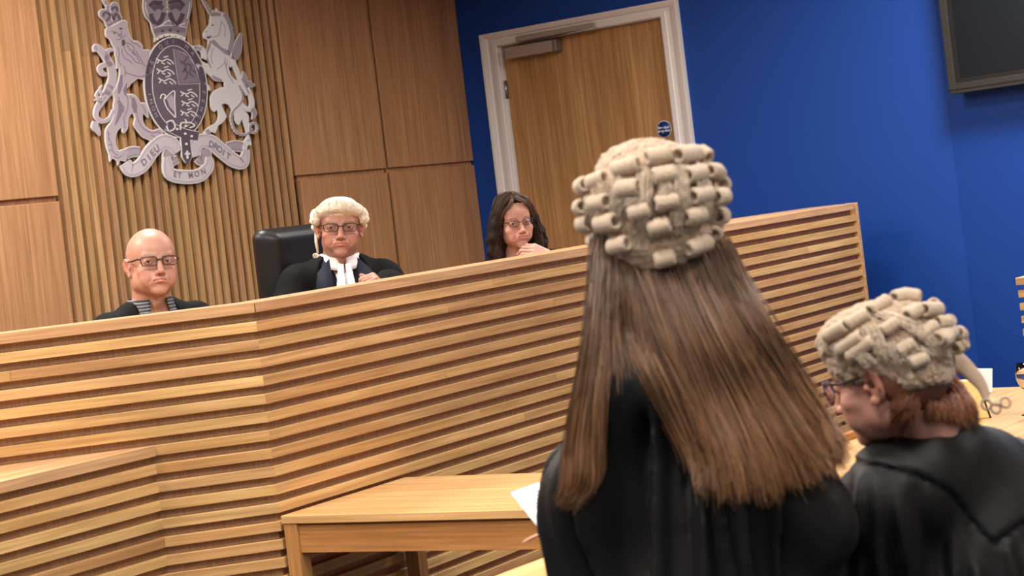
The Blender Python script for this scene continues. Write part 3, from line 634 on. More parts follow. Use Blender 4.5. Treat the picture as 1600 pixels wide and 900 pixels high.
shape(mb, [cC(p) for p in uc]+[cD(p) for p in ud]+[cC(p) for p in ue], lambda p: p, 0, 3, 0, 3, .0036)
stroke(mb, [(352, 130), (310, 60), (270, -10), (255, -40)], [26, 20, 12, 6], cC, 0, 4, edge=0, bw=8)
lines(mb, [[(345, 122), (360, 112)], [(325, 90), (342, 82)], [(308, 60), (324, 52)], [(292, 30), (306, 22)]], cC, 6, 3, .3)
for q_, w_ in (([(350, 150), (385, 135), (440, 140)], [20, 40, 26]), ([(470, 135), (500, 170), (525, 230)], [30, 40, 36]), ([(525, 230), (540, 290), (550, 340)], [36, 36, 40]), ([(550, 340), (540, 410), (525, 470), (515, 500)], [40, 40, 40, 30]), ([(360, 380), (385, 410), (430, 450), (490, 490), (520, 500)], [34, 40, 26, 44, 40]), ([(345, 385), (330, 440), (310, 500), (315, 560), (350, 640)], [14, 26, 18, 16, 10]), ([(360, 715), (400, 740), (450, 755)], [20, 30, 16])):
    stroke(mb, q_, w_, cC, 0, 4, .0004)
stroke(mb, [(310, 345), (325, 355), (345, 340)], [14, 20, 10], cC, 0, 6, .001); stroke(mb, [(355, 240), (370, 238)], 14, cC, 0, 6, .001); stroke(mb, [(300, 297), (306, 300)], 8, cC, 0, 6, .001)
lines(mb, [[(440, 220), (430, 290), (410, 340), (350, 345)], [(440, 200), (480, 260), (475, 350)], [(480, 540), (470, 600), (400, 650)], [(370, 450), (350, 520), (360, 600)], [(480, 580), (500, 680), (560, 780)], [(460, 120), (480, 150)], [(500, 560), (490, 640)]], cC, 6, 4, .0)
chain = [(570, 20), (598, 80), (600, 150), (565, 200), (520, 245), (505, 300), (520, 380), (560, 440), (620, 455), (665, 430), (690, 400)]
ch = crom([Vector(cD(p)) for p in chain], 5, False)
for k in range(0, len(ch)-1, 2):
    a_, b_ = ch[k], ch[min(k+2, len(ch)-1)]; stroke(mb, [tuple(a_), tuple((a_+b_)/2), tuple(b_)], [1.6, 3.6, 1.6], lambda p: p, .6, 4, .001, 3, 0, 1.2)
ring = [(700+34*math.cos(t*math.pi/6), 395+42*math.sin(t*math.pi/6)) for t in range(13)]
stroke(mb, ring, 14, cD, .6, 4, .001, 3, 0, 8); stroke(mb, [(697, 392), (706, 392)], 14, cD, .6, 6)
stroke(mb, [(290, 410), (305, 440), (310, 465)], [34, 36, 10], cD, 0, 4, .0006); stroke(mb, [(645, 510), (665, 500)], 10, cD, 0, 4)
mb.build('unicorn', EM, ARM)
# --- ribbon
mb = MB()
def rib(ctr, w, lvl, fill, conv=cE):
    stroke(mb, ctr, w, conv, lvl, fill, .0006, 6, 0, 7)
    for s_ in (-1, 1):
        L, R = strokepoly(ctr, [x-14 for x in w], conv, 6); q_ = L if s_ > 0 else R; b = -.0077-.003*lvl-.0012
        N = len(q_)
        for i in range(N-1):
            d_ = (q_[i+1]-q_[i]); n_ = Vector((-d_.y, d_.x)).normalized()*.0009
            mb.add([(q_[i].x+n_.x, b, q_[i].y+n_.y), (q_[i+1].x+n_.x, b, q_[i+1].y+n_.y), (q_[i+1].x-n_.x, b, q_[i+1].y-n_.y), (q_[i].x-n_.x, b, q_[i].y-n_.y)], [(0, 1, 2, 3)], 9)
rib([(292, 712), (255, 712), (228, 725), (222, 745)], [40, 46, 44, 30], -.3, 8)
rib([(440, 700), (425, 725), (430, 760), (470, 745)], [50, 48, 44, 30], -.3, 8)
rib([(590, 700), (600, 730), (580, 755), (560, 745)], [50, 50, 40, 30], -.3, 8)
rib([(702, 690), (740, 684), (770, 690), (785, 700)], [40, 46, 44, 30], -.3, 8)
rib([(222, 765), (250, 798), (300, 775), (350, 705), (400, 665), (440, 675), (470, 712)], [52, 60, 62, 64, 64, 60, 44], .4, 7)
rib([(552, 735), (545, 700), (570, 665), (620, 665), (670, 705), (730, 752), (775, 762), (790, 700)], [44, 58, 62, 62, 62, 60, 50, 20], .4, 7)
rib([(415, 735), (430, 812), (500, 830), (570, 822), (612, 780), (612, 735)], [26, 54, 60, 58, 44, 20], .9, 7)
mb.build('motto_ribbon', EM, ARM)
MOT = empty('motto_letters', Matrix.Identity(4)); MOT.parent = ARM; MOT.matrix_local = Matrix.Identity(4)
def word(s_, a, b, size, y, sp=1.0):
    pa, pb = e2(*cE(a)), e2(*cE(b)); t = pb-pa; glyph(None, s_, (pa+pb)/2, math.atan2(t.y, t.x), size, y, 9, .0009, sp)
def arc(s_, pts, size, y):
    w = crom([e2(*cE(p)) for p in pts], 12, False); n = len(s_)
    for k, ch_ in enumerate(s_):
        i = int((k+.5)/n*(len(w)-2)); t = (w[i+1]-w[i]).normalized()
        if ch_ != ' ': glyph(None, ch_, w[i], math.atan2(t.y, t.x), size, y, 9, .0009)
arc('DIEU', [(302, 768), (330, 742), (355, 712), (378, 690)], .046, -.0100)
arc('DROIT', [(618, 676), (650, 692), (680, 718), (715, 742)], .046, -.0100)
arc('ET MON', [(448, 818), (490, 826), (545, 820), (600, 802)], .040, -.0115)

# ------------------------------------------------------------------ smooth solids: distance fields on a stretched grid, meshed by surface nets
class Field:
    def __init__(s, xs, ys, zs):
        s.ax = [np.asarray(a, np.float32) for a in (xs, ys, zs)]; s.d = np.full([len(a) for a in s.ax], .08, np.float32)
    def sub(s, lo, hi):
        sl = []
        for a, l, h in zip(s.ax, lo, hi):
            i = max(0, int(np.searchsorted(a, l))-1); j = min(len(a), int(np.searchsorted(a, h))+1)
            if j-i < 1: return None
            sl.append(slice(i, j))
        return tuple(sl)
    def apply(s, fn, lo, hi, k, mode):
        pad = .02+k
        sl = s.sub(np.array(lo)-pad, np.array(hi)+pad)
        if sl is None: return
        X = s.ax[0][sl[0]][:, None, None]; Y = s.ax[1][sl[1]][None, :, None]; Z = s.ax[2][sl[2]][None, None, :]
        e = fn(X, Y, Z); d = s.d[sl]
        if mode == 'u':
            h = np.clip(.5+.5*(d-e)/k, 0, 1); s.d[sl] = d*(1-h)+e*h-k*h*(1-h)
        elif mode == 's':
            h = np.clip(.5-.5*(d+e)/k, 0, 1); s.d[sl] = d*(1-h)-e*h+k*h*(1-h)
        elif mode == 'i':
            pass
    def ell(s, M, c, r, k=.01, mode='u', rot=None):
        """ellipsoid; c in the frame M, optional extra rotation (Euler, degrees)"""
        T = M @ Matrix.Translation(c)
        if rot: T = T @ Euler([math.radians(a) for a in rot]).to_matrix().to_4x4()
        R = np.array(T.to_3x3()); sc = np.linalg.norm(R, axis=0); R = R/sc; r = np.array(r)*sc; cw = np.array(T.translation)
        ext = np.sqrt(((R*r)**2).sum(1))
        def fn(X, Y, Z):
            a, b, c_ = X-cw[0], Y-cw[1], Z-cw[2]
            q = [(R[0, i]*a+R[1, i]*b+R[2, i]*c_) for i in range(3)]
            k0 = np.sqrt(sum((q[i]/r[i])**2 for i in range(3)))+1e-9; k1 = np.sqrt(sum((q[i]/r[i]**2)**2 for i in range(3)))+1e-9
            return (k0*(k0-1)/k1).astype(np.float32)
        s.apply(fn, cw-ext, cw+ext, k, mode)
    def cap(s, M, a, b, ra, rb, k=.01, mode='u', flat=None):
        """round cone between a and b; flat = (axis vector, factor) squashes it"""
        sc = M.to_scale()[0]; a = np.array(M @ Vector(a)); b = np.array(M @ Vector(b)); ra *= sc; rb *= sc; m = max(ra, rb)
        ab = b-a; L2 = float(ab @ ab)+1e-12
        def fn(X, Y, Z):
            px, py, pz = X-a[0], Y-a[1], Z-a[2]
            t = np.clip((px*ab[0]+py*ab[1]+pz*ab[2])/L2, 0, 1)
            qx, qy, qz = px-ab[0]*t, py-ab[1]*t, pz-ab[2]*t
            if flat is not None:
                n, f = flat; pr = (qx*n[0]+qy*n[1]+qz*n[2]); q2 = qx*qx+qy*qy+qz*qz-pr*pr+(pr*f)**2
                return (np.sqrt(q2)-(ra+(rb-ra)*t)).astype(np.float32)
            return (np.sqrt(qx*qx+qy*qy+qz*qz)-(ra+(rb-ra)*t)).astype(np.float32)
        s.apply(fn, np.minimum(a, b)-m, np.maximum(a, b)+m, k, mode)
    def chain(s, M, pts, rs, k=.006, mode='u', flat=None):
        for i in range(len(pts)-1): s.cap(M, pts[i], pts[i+1], rs[i], rs[i+1], k, mode, flat)
    def box(s, M, c, h, r=.005, k=.01, mode='u', rot=None):
        T = M @ Matrix.Translation(c)
        if rot: T = T @ Euler([math.radians(a) for a in rot]).to_matrix().to_4x4()
        R = np.array(T.to_3x3()); sc = np.linalg.norm(R, axis=0); R = R/sc; h = np.array(h)*sc; cw = np.array(T.translation); ext = np.abs(R*h).sum(1)
        def fn(X, Y, Z):
            a, b, c_ = X-cw[0], Y-cw[1], Z-cw[2]
            q = [np.abs(R[0, i]*a+R[1, i]*b+R[2, i]*c_)-(h[i]-r) for i in range(3)]
            o = np.sqrt(sum(np.maximum(v, 0)**2 for v in q)); return (o+np.minimum(np.maximum(np.maximum(q[0], q[1]), q[2]), 0)-r).astype(np.float32)
        s.apply(fn, cw-ext, cw+ext, k, mode)
    def add(s, fn):
        X = s.ax[0][:, None, None]; Y = s.ax[1][None, :, None]; Z = s.ax[2][None, None, :]
        s.d = fn(s.d, X, Y, Z).astype(np.float32)
    def mesh(s):
        d = s.d; neg = d < 0; nx, ny, nz = d.shape
        cnt = np.zeros((nx-1, ny-1, nz-1), np.int8)
        for i in (0, 1):
            for j in (0, 1):
                for k in (0, 1): cnt += neg[i:nx-1+i, j:ny-1+j, k:nz-1+k]
        act = (cnt > 0) & (cnt < 8); idx = np.full(act.shape, -1, np.int64); I = np.argwhere(act); idx[act] = np.arange(len(I))
        cor = {}
        for i in (0, 1):
            for j in (0, 1):
                for k in (0, 1): cor[(i, j, k)] = d[I[:, 0]+i, I[:, 1]+j, I[:, 2]+k]
        acc = np.zeros((len(I), 3)); n = np.zeros(len(I))
        keys = list(cor)
        for a in keys:
            for ax in range(3):
                if a[ax]: continue
                b = tuple(1 if q == ax else a[q] for q in range(3)); va, vb = cor[a], cor[b]; m = (va < 0) != (vb < 0)
                t = np.where(m, va/np.where(m, va-vb, 1), 0)
                p = np.zeros((len(I), 3)); p[:] = a; p[:, ax] = t; acc[m] += p[m]; n += m
        f = acc/n[:, None]
        V = np.stack([s.ax[q][I[:, q]]*(1-f[:, q])+s.ax[q][I[:, q]+1]*f[:, q] for q in range(3)], 1)
        quads = []
        for ax in range(3):
            o1, o2 = [(1, 2), (2, 0), (0, 1)][ax]
            sl0 = [slice(1, -1)]*3; sl1 = [slice(1, -1)]*3; sl0[ax] = slice(0, -1); sl1[ax] = slice(1, None)
            A = neg[tuple(sl0)]; B = neg[tuple(sl1)]; E = np.argwhere(A != B); off = np.ones(3, int); off[ax] = 0; E = E+off
            st = neg[E[:, 0], E[:, 1], E[:, 2]]
            def cell(u, v): c = E.copy(); c[:, o1] -= u; c[:, o2] -= v; return idx[c[:, 0], c[:, 1], c[:, 2]]
            q = np.stack([cell(1, 1), cell(0, 1), cell(0, 0), cell(1, 0)], 1); q[~st] = q[~st][:, ::-1]; quads.append(q)
        Q = np.concatenate(quads); Q = Q[(Q >= 0).all(1)]
        return V, Q
def np_mesh(name, V, Q, smooth=True):
    me = bpy.data.meshes.new(name); me.vertices.add(len(V)); me.vertices.foreach_set('co', np.asarray(V, np.float32).ravel())
    k = Q.shape[1]; me.loops.add(Q.size); me.loops.foreach_set('vertex_index', Q.ravel().astype(np.int32))
    me.polygons.add(len(Q)); me.polygons.foreach_set('loop_start', np.arange(0, Q.size, k, dtype=np.int32)); me.polygons.foreach_set('loop_total', np.full(len(Q), k, np.int32))
    me.polygons.foreach_set('use_smooth', np.full(len(Q), smooth)); me.update(calc_edges=True); return me
def paint(me, C):
    a = me.color_attributes.new('Col', 'FLOAT_COLOR', 'POINT'); a.data.foreach_set('color', np.concatenate([C, np.ones((len(C), 1))], 1).astype(np.float32).ravel())
def axis(lo, hi, fine, coarse, step_f, step_c):
    """grid line positions: step_f inside fine=(a,b), growing to step_c outside"""
    a, b = fine; out = list(np.arange(a, b, step_f)); x = a; st = step_f; left = []
    while x > lo: st = min(step_c, st*1.12); x -= st; left.append(x)
    x = out[-1]; st = step_f; right = []
    while x < hi: st = min(step_c, st*1.12); x += st; right.append(x)
    return np.array(left[::-1]+out+right)
def local(M, V): Mi = np.array(M.inverted()); return V @ Mi[:3, :3].T+Mi[:3, 3]
def vnoise(P, f, seed=0):
    """cheap smooth pseudo noise in -1..1"""
    r = np.random.RandomState(seed); o = np.zeros(P.shape[:-1])
    for i in range(5):
        w = r.normal(size=3); w /= np.linalg.norm(w); o += np.sin((P @ w)*f*(.7+.25*i)+r.uniform(0, 6.28))
    return o/3
# ------------------------------------------------------------------ skin, hair, cloth materials
def skin_mat():
    t = NT('skin'); a = t.node('ShaderNodeVertexColor', layer_name='Col'); tc = t.node('ShaderNodeTexCoord')
    n = t.node('ShaderNodeTexNoise', i_Scale=90.0, i_Detail=3.0); t.link(tc.outputs['Object'], n.inputs['Vector'])
    c = t.mix(t.ramp(n.outputs[0], [(.35, 0.0), (.7, .22)]), a.outputs['Color'], (.42, .16, .10, 1), 'MIX'); t.link(c, t.b.inputs['Base Color'])
    t.b.inputs['Roughness'].default_value = .46; t.b.inputs['Specular IOR Level'].default_value = .4; t.b.inputs['Subsurface Weight'].default_value = .12
    t.b.inputs['Subsurface Radius'].default_value = (.012, .004, .002); t.b.inputs['Subsurface Scale'].default_value = .6
    t.bump(n.outputs[0], .12, .001); return t.m
SKIN = skin_mat()
def fibre(name, c0, c1, rough=.5, spec=.3, sheen=0, aniso=0):
    t = NT(name); g = t.node('ShaderNodeNewGeometry'); c = t.ramp(g.outputs['Random Per Island'], [(0, c0), (1, c1)]); t.link(c, t.b.inputs['Base Color'])
    t.b.inputs['Roughness'].default_value = rough; t.b.inputs['Specular IOR Level'].default_value = spec; return t.m
def horsehair(name, c0, c1, scale=1):
    t = NT(name); tc = t.node('ShaderNodeTexCoord'); a = t.node('ShaderNodeTexNoise', i_Scale=120.0*scale, i_Detail=4.0, i_Roughness=.7); t.link(tc.outputs['Object'], a.inputs['Vector'])
    b = t.node('ShaderNodeTexNoise', i_Scale=22.0*scale, i_Detail=2.0); t.link(tc.outputs['Object'], b.inputs['Vector'])
    m = t.node('ShaderNodeMath', operation='ADD'); t.link(a.outputs[0], m.inputs[0]); t.link(b.outputs[0], m.inputs[1])
    t.link(t.ramp(m.outputs[0], [(.35, c0), (.62, c1)]), t.b.inputs['Base Color']); t.b.inputs['Roughness'].default_value = .85; t.b.inputs['Specular IOR Level'].default_value = .15
    t.b.inputs['Sheen Weight'].default_value = .25; t.bump(a.outputs[0], .8, .004); return t.m
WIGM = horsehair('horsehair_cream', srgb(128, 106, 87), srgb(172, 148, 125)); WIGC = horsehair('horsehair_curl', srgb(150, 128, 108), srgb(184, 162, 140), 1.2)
WIGW = horsehair('horsehair_ivory', srgb(188, 172, 146), srgb(224, 212, 190)); WIGW2 = horsehair('horsehair_ivory_curl', srgb(196, 182, 158), srgb(226, 214, 194), 1.2)
def cloth(name, c, rough=.8, sheen=.1, scale=900, bump=.15, spec=.2):
    t = NT(name); tc = t.node('ShaderNodeTexCoord'); n = t.node('ShaderNodeTexNoise', i_Scale=float(scale), i_Detail=2.0); t.link(tc.outputs['Object'], n.inputs['Vector'])
    n2 = t.node('ShaderNodeTexNoise', i_Scale=9.0, i_Detail=3.0); t.link(tc.outputs['Object'], n2.inputs['Vector'])
    t.link(t.mix(t.ramp(n2.outputs[0], [(.3, 0), (.7, 1)]), c, tuple(v*1.25 for v in c[:3])+(1,)), t.b.inputs['Base Color'])
    t.b.inputs['Roughness'].default_value = rough; t.b.inputs['Sheen Weight'].default_value = sheen; t.b.inputs['Specular IOR Level'].default_value = spec; t.bump(n.outputs[0], bump, .0006); return t.m
GOWN = cloth('black_gown_cloth', srgb(9, 9, 10), .55, .01, spec=.24); GOWN2 = cloth('black_robe_cloth', srgb(10, 10, 11), .8, .01, spec=.12); SUIT = cloth('navy_suit_cloth', srgb(20, 24, 37), .75, .03)
WHITEC = cloth('white_cotton', srgb(232, 230, 232), .7, .05); SHIRTB = cloth('black_shirt_cotton', srgb(12, 12, 15), .6, .05)
LEATHER = cloth('black_leather', srgb(14, 14, 15), .42, 0, 260, .2, .4)
EYEW = plain('eye_white', srgb(226, 218, 212), .2); IRIS = plain('eye_iris', srgb(74, 82, 84), .2); PUP = plain('eye_pupil', srgb(8, 8, 8), .1)
GFR = plain('spectacle_frame_dark', srgb(38, 22, 20), .3, 0, .6); GFR2 = plain('spectacle_frame_bronze', srgb(84, 66, 50), .3, .6)
def lens_mat():
    t = NT('spectacle_lens'); g = t.node('ShaderNodeBsdfGlossy'); g.inputs['Roughness'].default_value = .03; tr = t.node('ShaderNodeBsdfTransparent'); tr.inputs[0].default_value = (.93, .94, .95, 1)
    lw_ = t.node('ShaderNodeFresnel'); lw_.inputs[0].default_value = 1.45; mx = t.node('ShaderNodeMixShader'); t.link(lw_.outputs[0], mx.inputs[0]); t.link(tr.outputs[0], mx.inputs[1]); t.link(g.outputs[0], mx.inputs[2]); t.link(mx.outputs[0], t.out.inputs[0]); return t.m
LENS = lens_mat()
# ------------------------------------------------------------------ anatomy (metres; head frame: origin between the eyes and ears, face towards -y, z up)
EYE = (.0315, -.0735, -.001)
def add_head(f, M, sex='m', neck_to=None, lid=.0048, brow=1.0, nose=1.0, jaw=1.0, ears=True, fold=1.0, frown=0.0, nz=1):
    w = f.ell
    w(M, (0, .012, .03), (.0765, .097, .088), .01); w(M, (0, -.03, .036), (.0615, .0585, .060), .02)
    w(M, (0, -.034, -.03), (.059, .052, .066), .02); w(M, (0, -.034, -.072), (.051*jaw, .050, .040), .02)
    w(M, (0, -.073, -.0975), (.022*jaw, .0175, .0175), .014)
    for s in (-1, 1):
        w(M, (s*.047*jaw, -.004, -.058), (.018, .032, .032), .02); w(M, (s*.041, -.058, -.031), (.023, .022, .020), .014)
        w(M, (s*.032, -.064, -.058), (.023*jaw, .020, .026), .014)
        f.cap(M, (s*.040, -.071, .020), (s*.012, -.081, .016), .0100*brow, .0098*brow, .010)
        w(M, (s*.0315, -.0945, -.0005), (.0175, .0125, .0105), .009, 's')
    f.cap(M, (0, -.082, .010), (0, -.103*nose, -.033), .0078, .0098, .008)
    w(M, (0, -.1065*nose, -.0365), (.0098, .0095, .0085), .005)
    for s in (-1, 1):
        w(M, (s*.0115, -.0975, -.0400), (.0072, .0100, .0072), .004); w(M, (s*.0062, -.1035, -.0465), (.0036, .0050, .0030), .002, 's')
    # mouth
    zc = -.0625; dn = .004*frown
    w(M, (0, -.083, zc), (.028, .014, .020), .012)
    for s in (-1, 1):
        f.cap(M, (s*.002, -.0955, zc+.0042), (s*.0225, -.0845, zc+.0005-dn), .0046, .0028, .004)
        f.cap(M, (0, -.0945, zc-.0058), (s*.0190, -.0855, zc-.0030-dn), .0056, .0034, .004)
    f.chain(M, [(-.0245, -.0862, zc-.0015-dn), (-.012, -.0975, zc-.0008-dn*.3), (0, -.1005, zc), (.012, -.0975, zc-.0008-dn*.3), (.0245, -.0862, zc-.0015-dn)], [.0012, .0017, .0017, .0017, .0012], .0022, 's')
    f.cap(M, (-.013, -.0945, zc-.0165), (.013, -.0945, zc-.0165), .0035, .0035, .008, 's')
    if fold:
        for s in (-1, 1): f.chain(M, [(s*.0195, -.0990, -.038), (s*.0285, -.0925, -.052), (s*.0330, -.0830, -.068)], [.0018, .0026*fold, .0018], .006, 's')
    # eyelids round the eyeball, with an almond opening
    for s in (-1, 1):
        c = (s*EYE[0], EYE[1], EYE[2]); w(M, c, (.0152, .0142, .0142), .004)
        w(M, (s*EYE[0], -.0915, EYE[2]-.0012), (.0126, .0110, lid*.84), .0012, 's', (0, s*-4, 0))
        f.cap(M, (s*.0200, -.0880, .0082), (s*.0410, -.0830, .0072), .0008, .0008, .0025, 's')
    if ears:
        for s in (-1, 1):
            w(M, (s*.0765, .008, -.012), (.0075, .0185, .031), .006, 'u', (0, s*10, s*-22))
            w(M, (s*.0850, .0035, -.008), (.0065, .0105, .0185), .004, 's', (0, s*10, s*-22))
            f.chain(M, [(s*.0800, -.004, .008), (s*.0850, .010, .016), (s*.0875, .021, .004), (s*.0850, .018, -.020)], [.0030, .0032, .0032, .0028], .003)
            w(M, (s*.0765, -.001, -.039), (.0055, .0085, .0085), .004); w(M, (s*.0765, -.009, -.014), (.004, .0045, .0065), .003)
    r = .058 if sex == 'm' else .047
    base = neck_to if neck_to else (0, .035, -.17)
    f.cap(M, (0, .022, -.060), base, r, r*1.08, .018)
    if sex == 'm': f.ell(M, (0, -.022, -.135), (.009, .010, .014), .02)
def face_colour(V, M, base, lip=(.50, .17, .14), cheek=.10, stubble=0.0, bald_stub=0.0, brows=None, bw=.0042, red=.12):
    L = local(M, V); x, y, z = L.T; ax = np.abs(x); C = np.tile(np.array(base), (len(V), 1))
    def blend(m, c): m = np.clip(m, 0, 1)[:, None]; C[:] = C*(1-m)+np.array(c)*m
    redc = (base[0]*1.02, base[1]*.62, base[2]*.55)
    g = lambda cx, cy, cz, s: np.exp(-((ax-cx)**2+(y-cy)**2+(z-cz)**2)/(2*s*s))
    blend(g(.043, -.070, -.034, .014)*cheek*3, redc); blend(g(0, -.107, -.036, .010)*.35, redc)
    blend(((ax > .074) & (np.abs(z+.012) < .045) & (y > -.02))*.35, redc)
    blend(g(.0315, -.086, -.010, .009)*.25, (base[0]*.75, base[1]*.58, base[2]*.6))
    inface = y < -.02
    if stubble: blend(np.clip((-.045-z)/.02, 0, 1)*inface*stubble*(1-np.exp(-((ax/.022)**2+((z+.0635)/.008)**2))), (.20, .15, .14))
    if bald_stub: blend(np.clip((y-.0+ax*.3-.012)/.015, 0, 1)*np.clip((.052-z)/.02, 0, 1)*np.clip((z+.07)/.01, 0, 1)*bald_stub*(ax < .0785), (.30, .27, .26))
    zc = -.0635; lipm = ((ax/.0215)**2+((z-zc)/.0098)**2 < 1) & (y < -.083); blend(lipm*.72, lip)
    blend((np.exp(-((z-(-.0625))/.0013)**2)*(ax < .0235)*(y < -.083))*.75, (.16, .05, .045))
    if brows is not None:
        zb = .0185+.0032*np.sin(np.clip((ax-.012)/.034, 0, 1)*2.4)-.012*np.clip(ax-.036, 0, 1)*4
        m = np.exp(-((z-zb)/bw)**2)*np.clip((ax-.009)/.006, 0, 1)*np.clip((.050-ax)/.008, 0, 1)*(y < -.04)
        blend(m*.95*(.8+.25*np.sin(ax*2400)), brows)
    return C
def eyes(parent, M, look=(0, -1, 0)):
    """look: gaze direction in the head frame"""
    lk = Vector(look).normalized(); R = Vector((0, 0, 1)).rotation_difference(lk).to_matrix().to_4x4()
    for s in (-1, 1):
        mb = MB(); r = .0124; n = 20
        prof = [(r*math.sin(a), r*math.cos(a)) for a in np.linspace(math.pi, .52, 14)]
        mb.lathe(prof, n, 0); a0 = .52
        mb.lathe([(r*math.sin(a0), r*math.cos(a0)), (r*.30, r*.915), (r*.20, r*.945)], n, 1)
        mb.lathe([(r*.20, r*.945), (.0, r*.95)], n, 2)
        mb.build('eye', [EYEW, IRIS, PUP], parent, M @ Matrix.Translation((s*EYE[0], EYE[1], EYE[2])) @ R)
def spectacles(parent, M, w=.050, h=.030, mat=GFR, r=.0013, yy=-.0985, zz=-.001, rr=.007, temple_th=2.2):
    g = MB(); lens = MB()
    for s in (-1, 1):
        cx = s*(w/2+.0085); pts = []
        for k in range(32):
            a = 2*math.pi*k/32; ca, sa = math.cos(a), math.sin(a); e = .45 if rr < .01 else .8
            px = math.copysign(abs(ca)**e, ca)*w/2; pz = math.copysign(abs(sa)**e, sa)*h/2
            if sa < 0: px *= .93
            pts.append((cx+px, yy+(abs(cx+px)**2)*2.2, zz+pz))
        g.tube(pts, r, 8, 0, closed=True)
        lens.add([(cx, yy+cx*cx*2.2+.0003, zz)]+[(p[0], p[1]+.0003, p[2]) for p in pts], [(0, 1+i, 1+(i+1) % 32) for i in range(32)])
        ex = s*(w+.010); g.tube([(ex-s*.002, yy+ex*ex*2.2, zz+h*.3), (ex+s*.004, yy+.022, zz+h*.34), (s*.0775, yy+.05, zz+.006), (s*.0805, .0, .0085), (s*.080, .018, -.006)], [r*temple_th*.9, r*temple_th, r*temple_th*.8, r*1.2, r*1.0], 8, 0, squash=.5)
    g.tube([(-.011, yy+.001, zz+.004), (0, yy-.001, zz+.0065), (.011, yy+.001, zz+.004)], r, 8)
    fr = g.build('spectacles', mat, parent, M); lens.build('lens', LENS, fr, fix=False)
    return fr
def hand(f, M, curl=(35, 45, 30), side=1, spread=6, thumb=30, s=1.0, curls=None):
    """hand along +x from the wrist at the origin, palm facing -z, thumb on side*y"""
    S = M @ Matrix.Scale(s, 4)
    f.chain(S, [(-.045, 0, 0), (0, 0, 0)], [.026, .024], .012, 'u', (np.array((M.to_3x3() @ Vector((0, 0, 1)))), 1.25))
    f.box(S, (.045, 0, 0), (.046, .039, .0135), .013, .012)
    L = [(.045, .026, .021), (.050, .030, .023), (.046, .028, .022), (.036, .021, .019)]
    Y = [.029, .010, -.010, -.028]; R = [.0090, .0092, .0088, .0078]
    tips = []
    for i in range(4):
        c = curls[i] if curls else curl; an = math.radians(spread*(1.5-i)); p = Vector((.087-.004*abs(i-1.2), side*Y[i], .001)); pts = [Vector((.05, side*Y[i]*.9, 0)), p]; a = 0
        for j in range(3):
            a += math.radians(c[j]); p = p+Vector((math.cos(a)*math.cos(an), side*math.sin(an)*math.cos(a), -math.sin(a)))*L[i][j]; pts.append(p)
        f.chain(S, pts, [R[i]*1.05, R[i]*1.08, R[i], R[i]*.95, R[i]*.82], .0035); tips.append(p)
    a = math.radians(thumb); p0 = Vector((.018, side*.026, -.004)); p1 = p0+Vector((math.cos(a)*.040, side*math.sin(a)*.036, -.012)); p2 = p1+Vector((math.cos(a*.7), side*math.sin(a*.7), -.25)).normalized()*.032; p3 = p2+Vector((math.cos(a*.3), side*math.sin(a*.3), -.3)).normalized()*.026
    f.chain(S, [p0, p1, p2, p3], [.0145, .0120, .0105, .0088], .006)
def look_M(loc, face, roll=0, pitch=0):
    """head matrix: face = world yaw of the gaze in degrees (0 looks to -y, + turns to +x); pitch + looks down; roll tilts the crown to +x"""
    return Matrix.Translation(loc) @ Matrix.Rotation(math.radians(face), 4, 'Z') @ Matrix.Rotation(math.radians(pitch), 4, 'X') @ Matrix.Rotation(math.radians(roll), 4, 'Y')
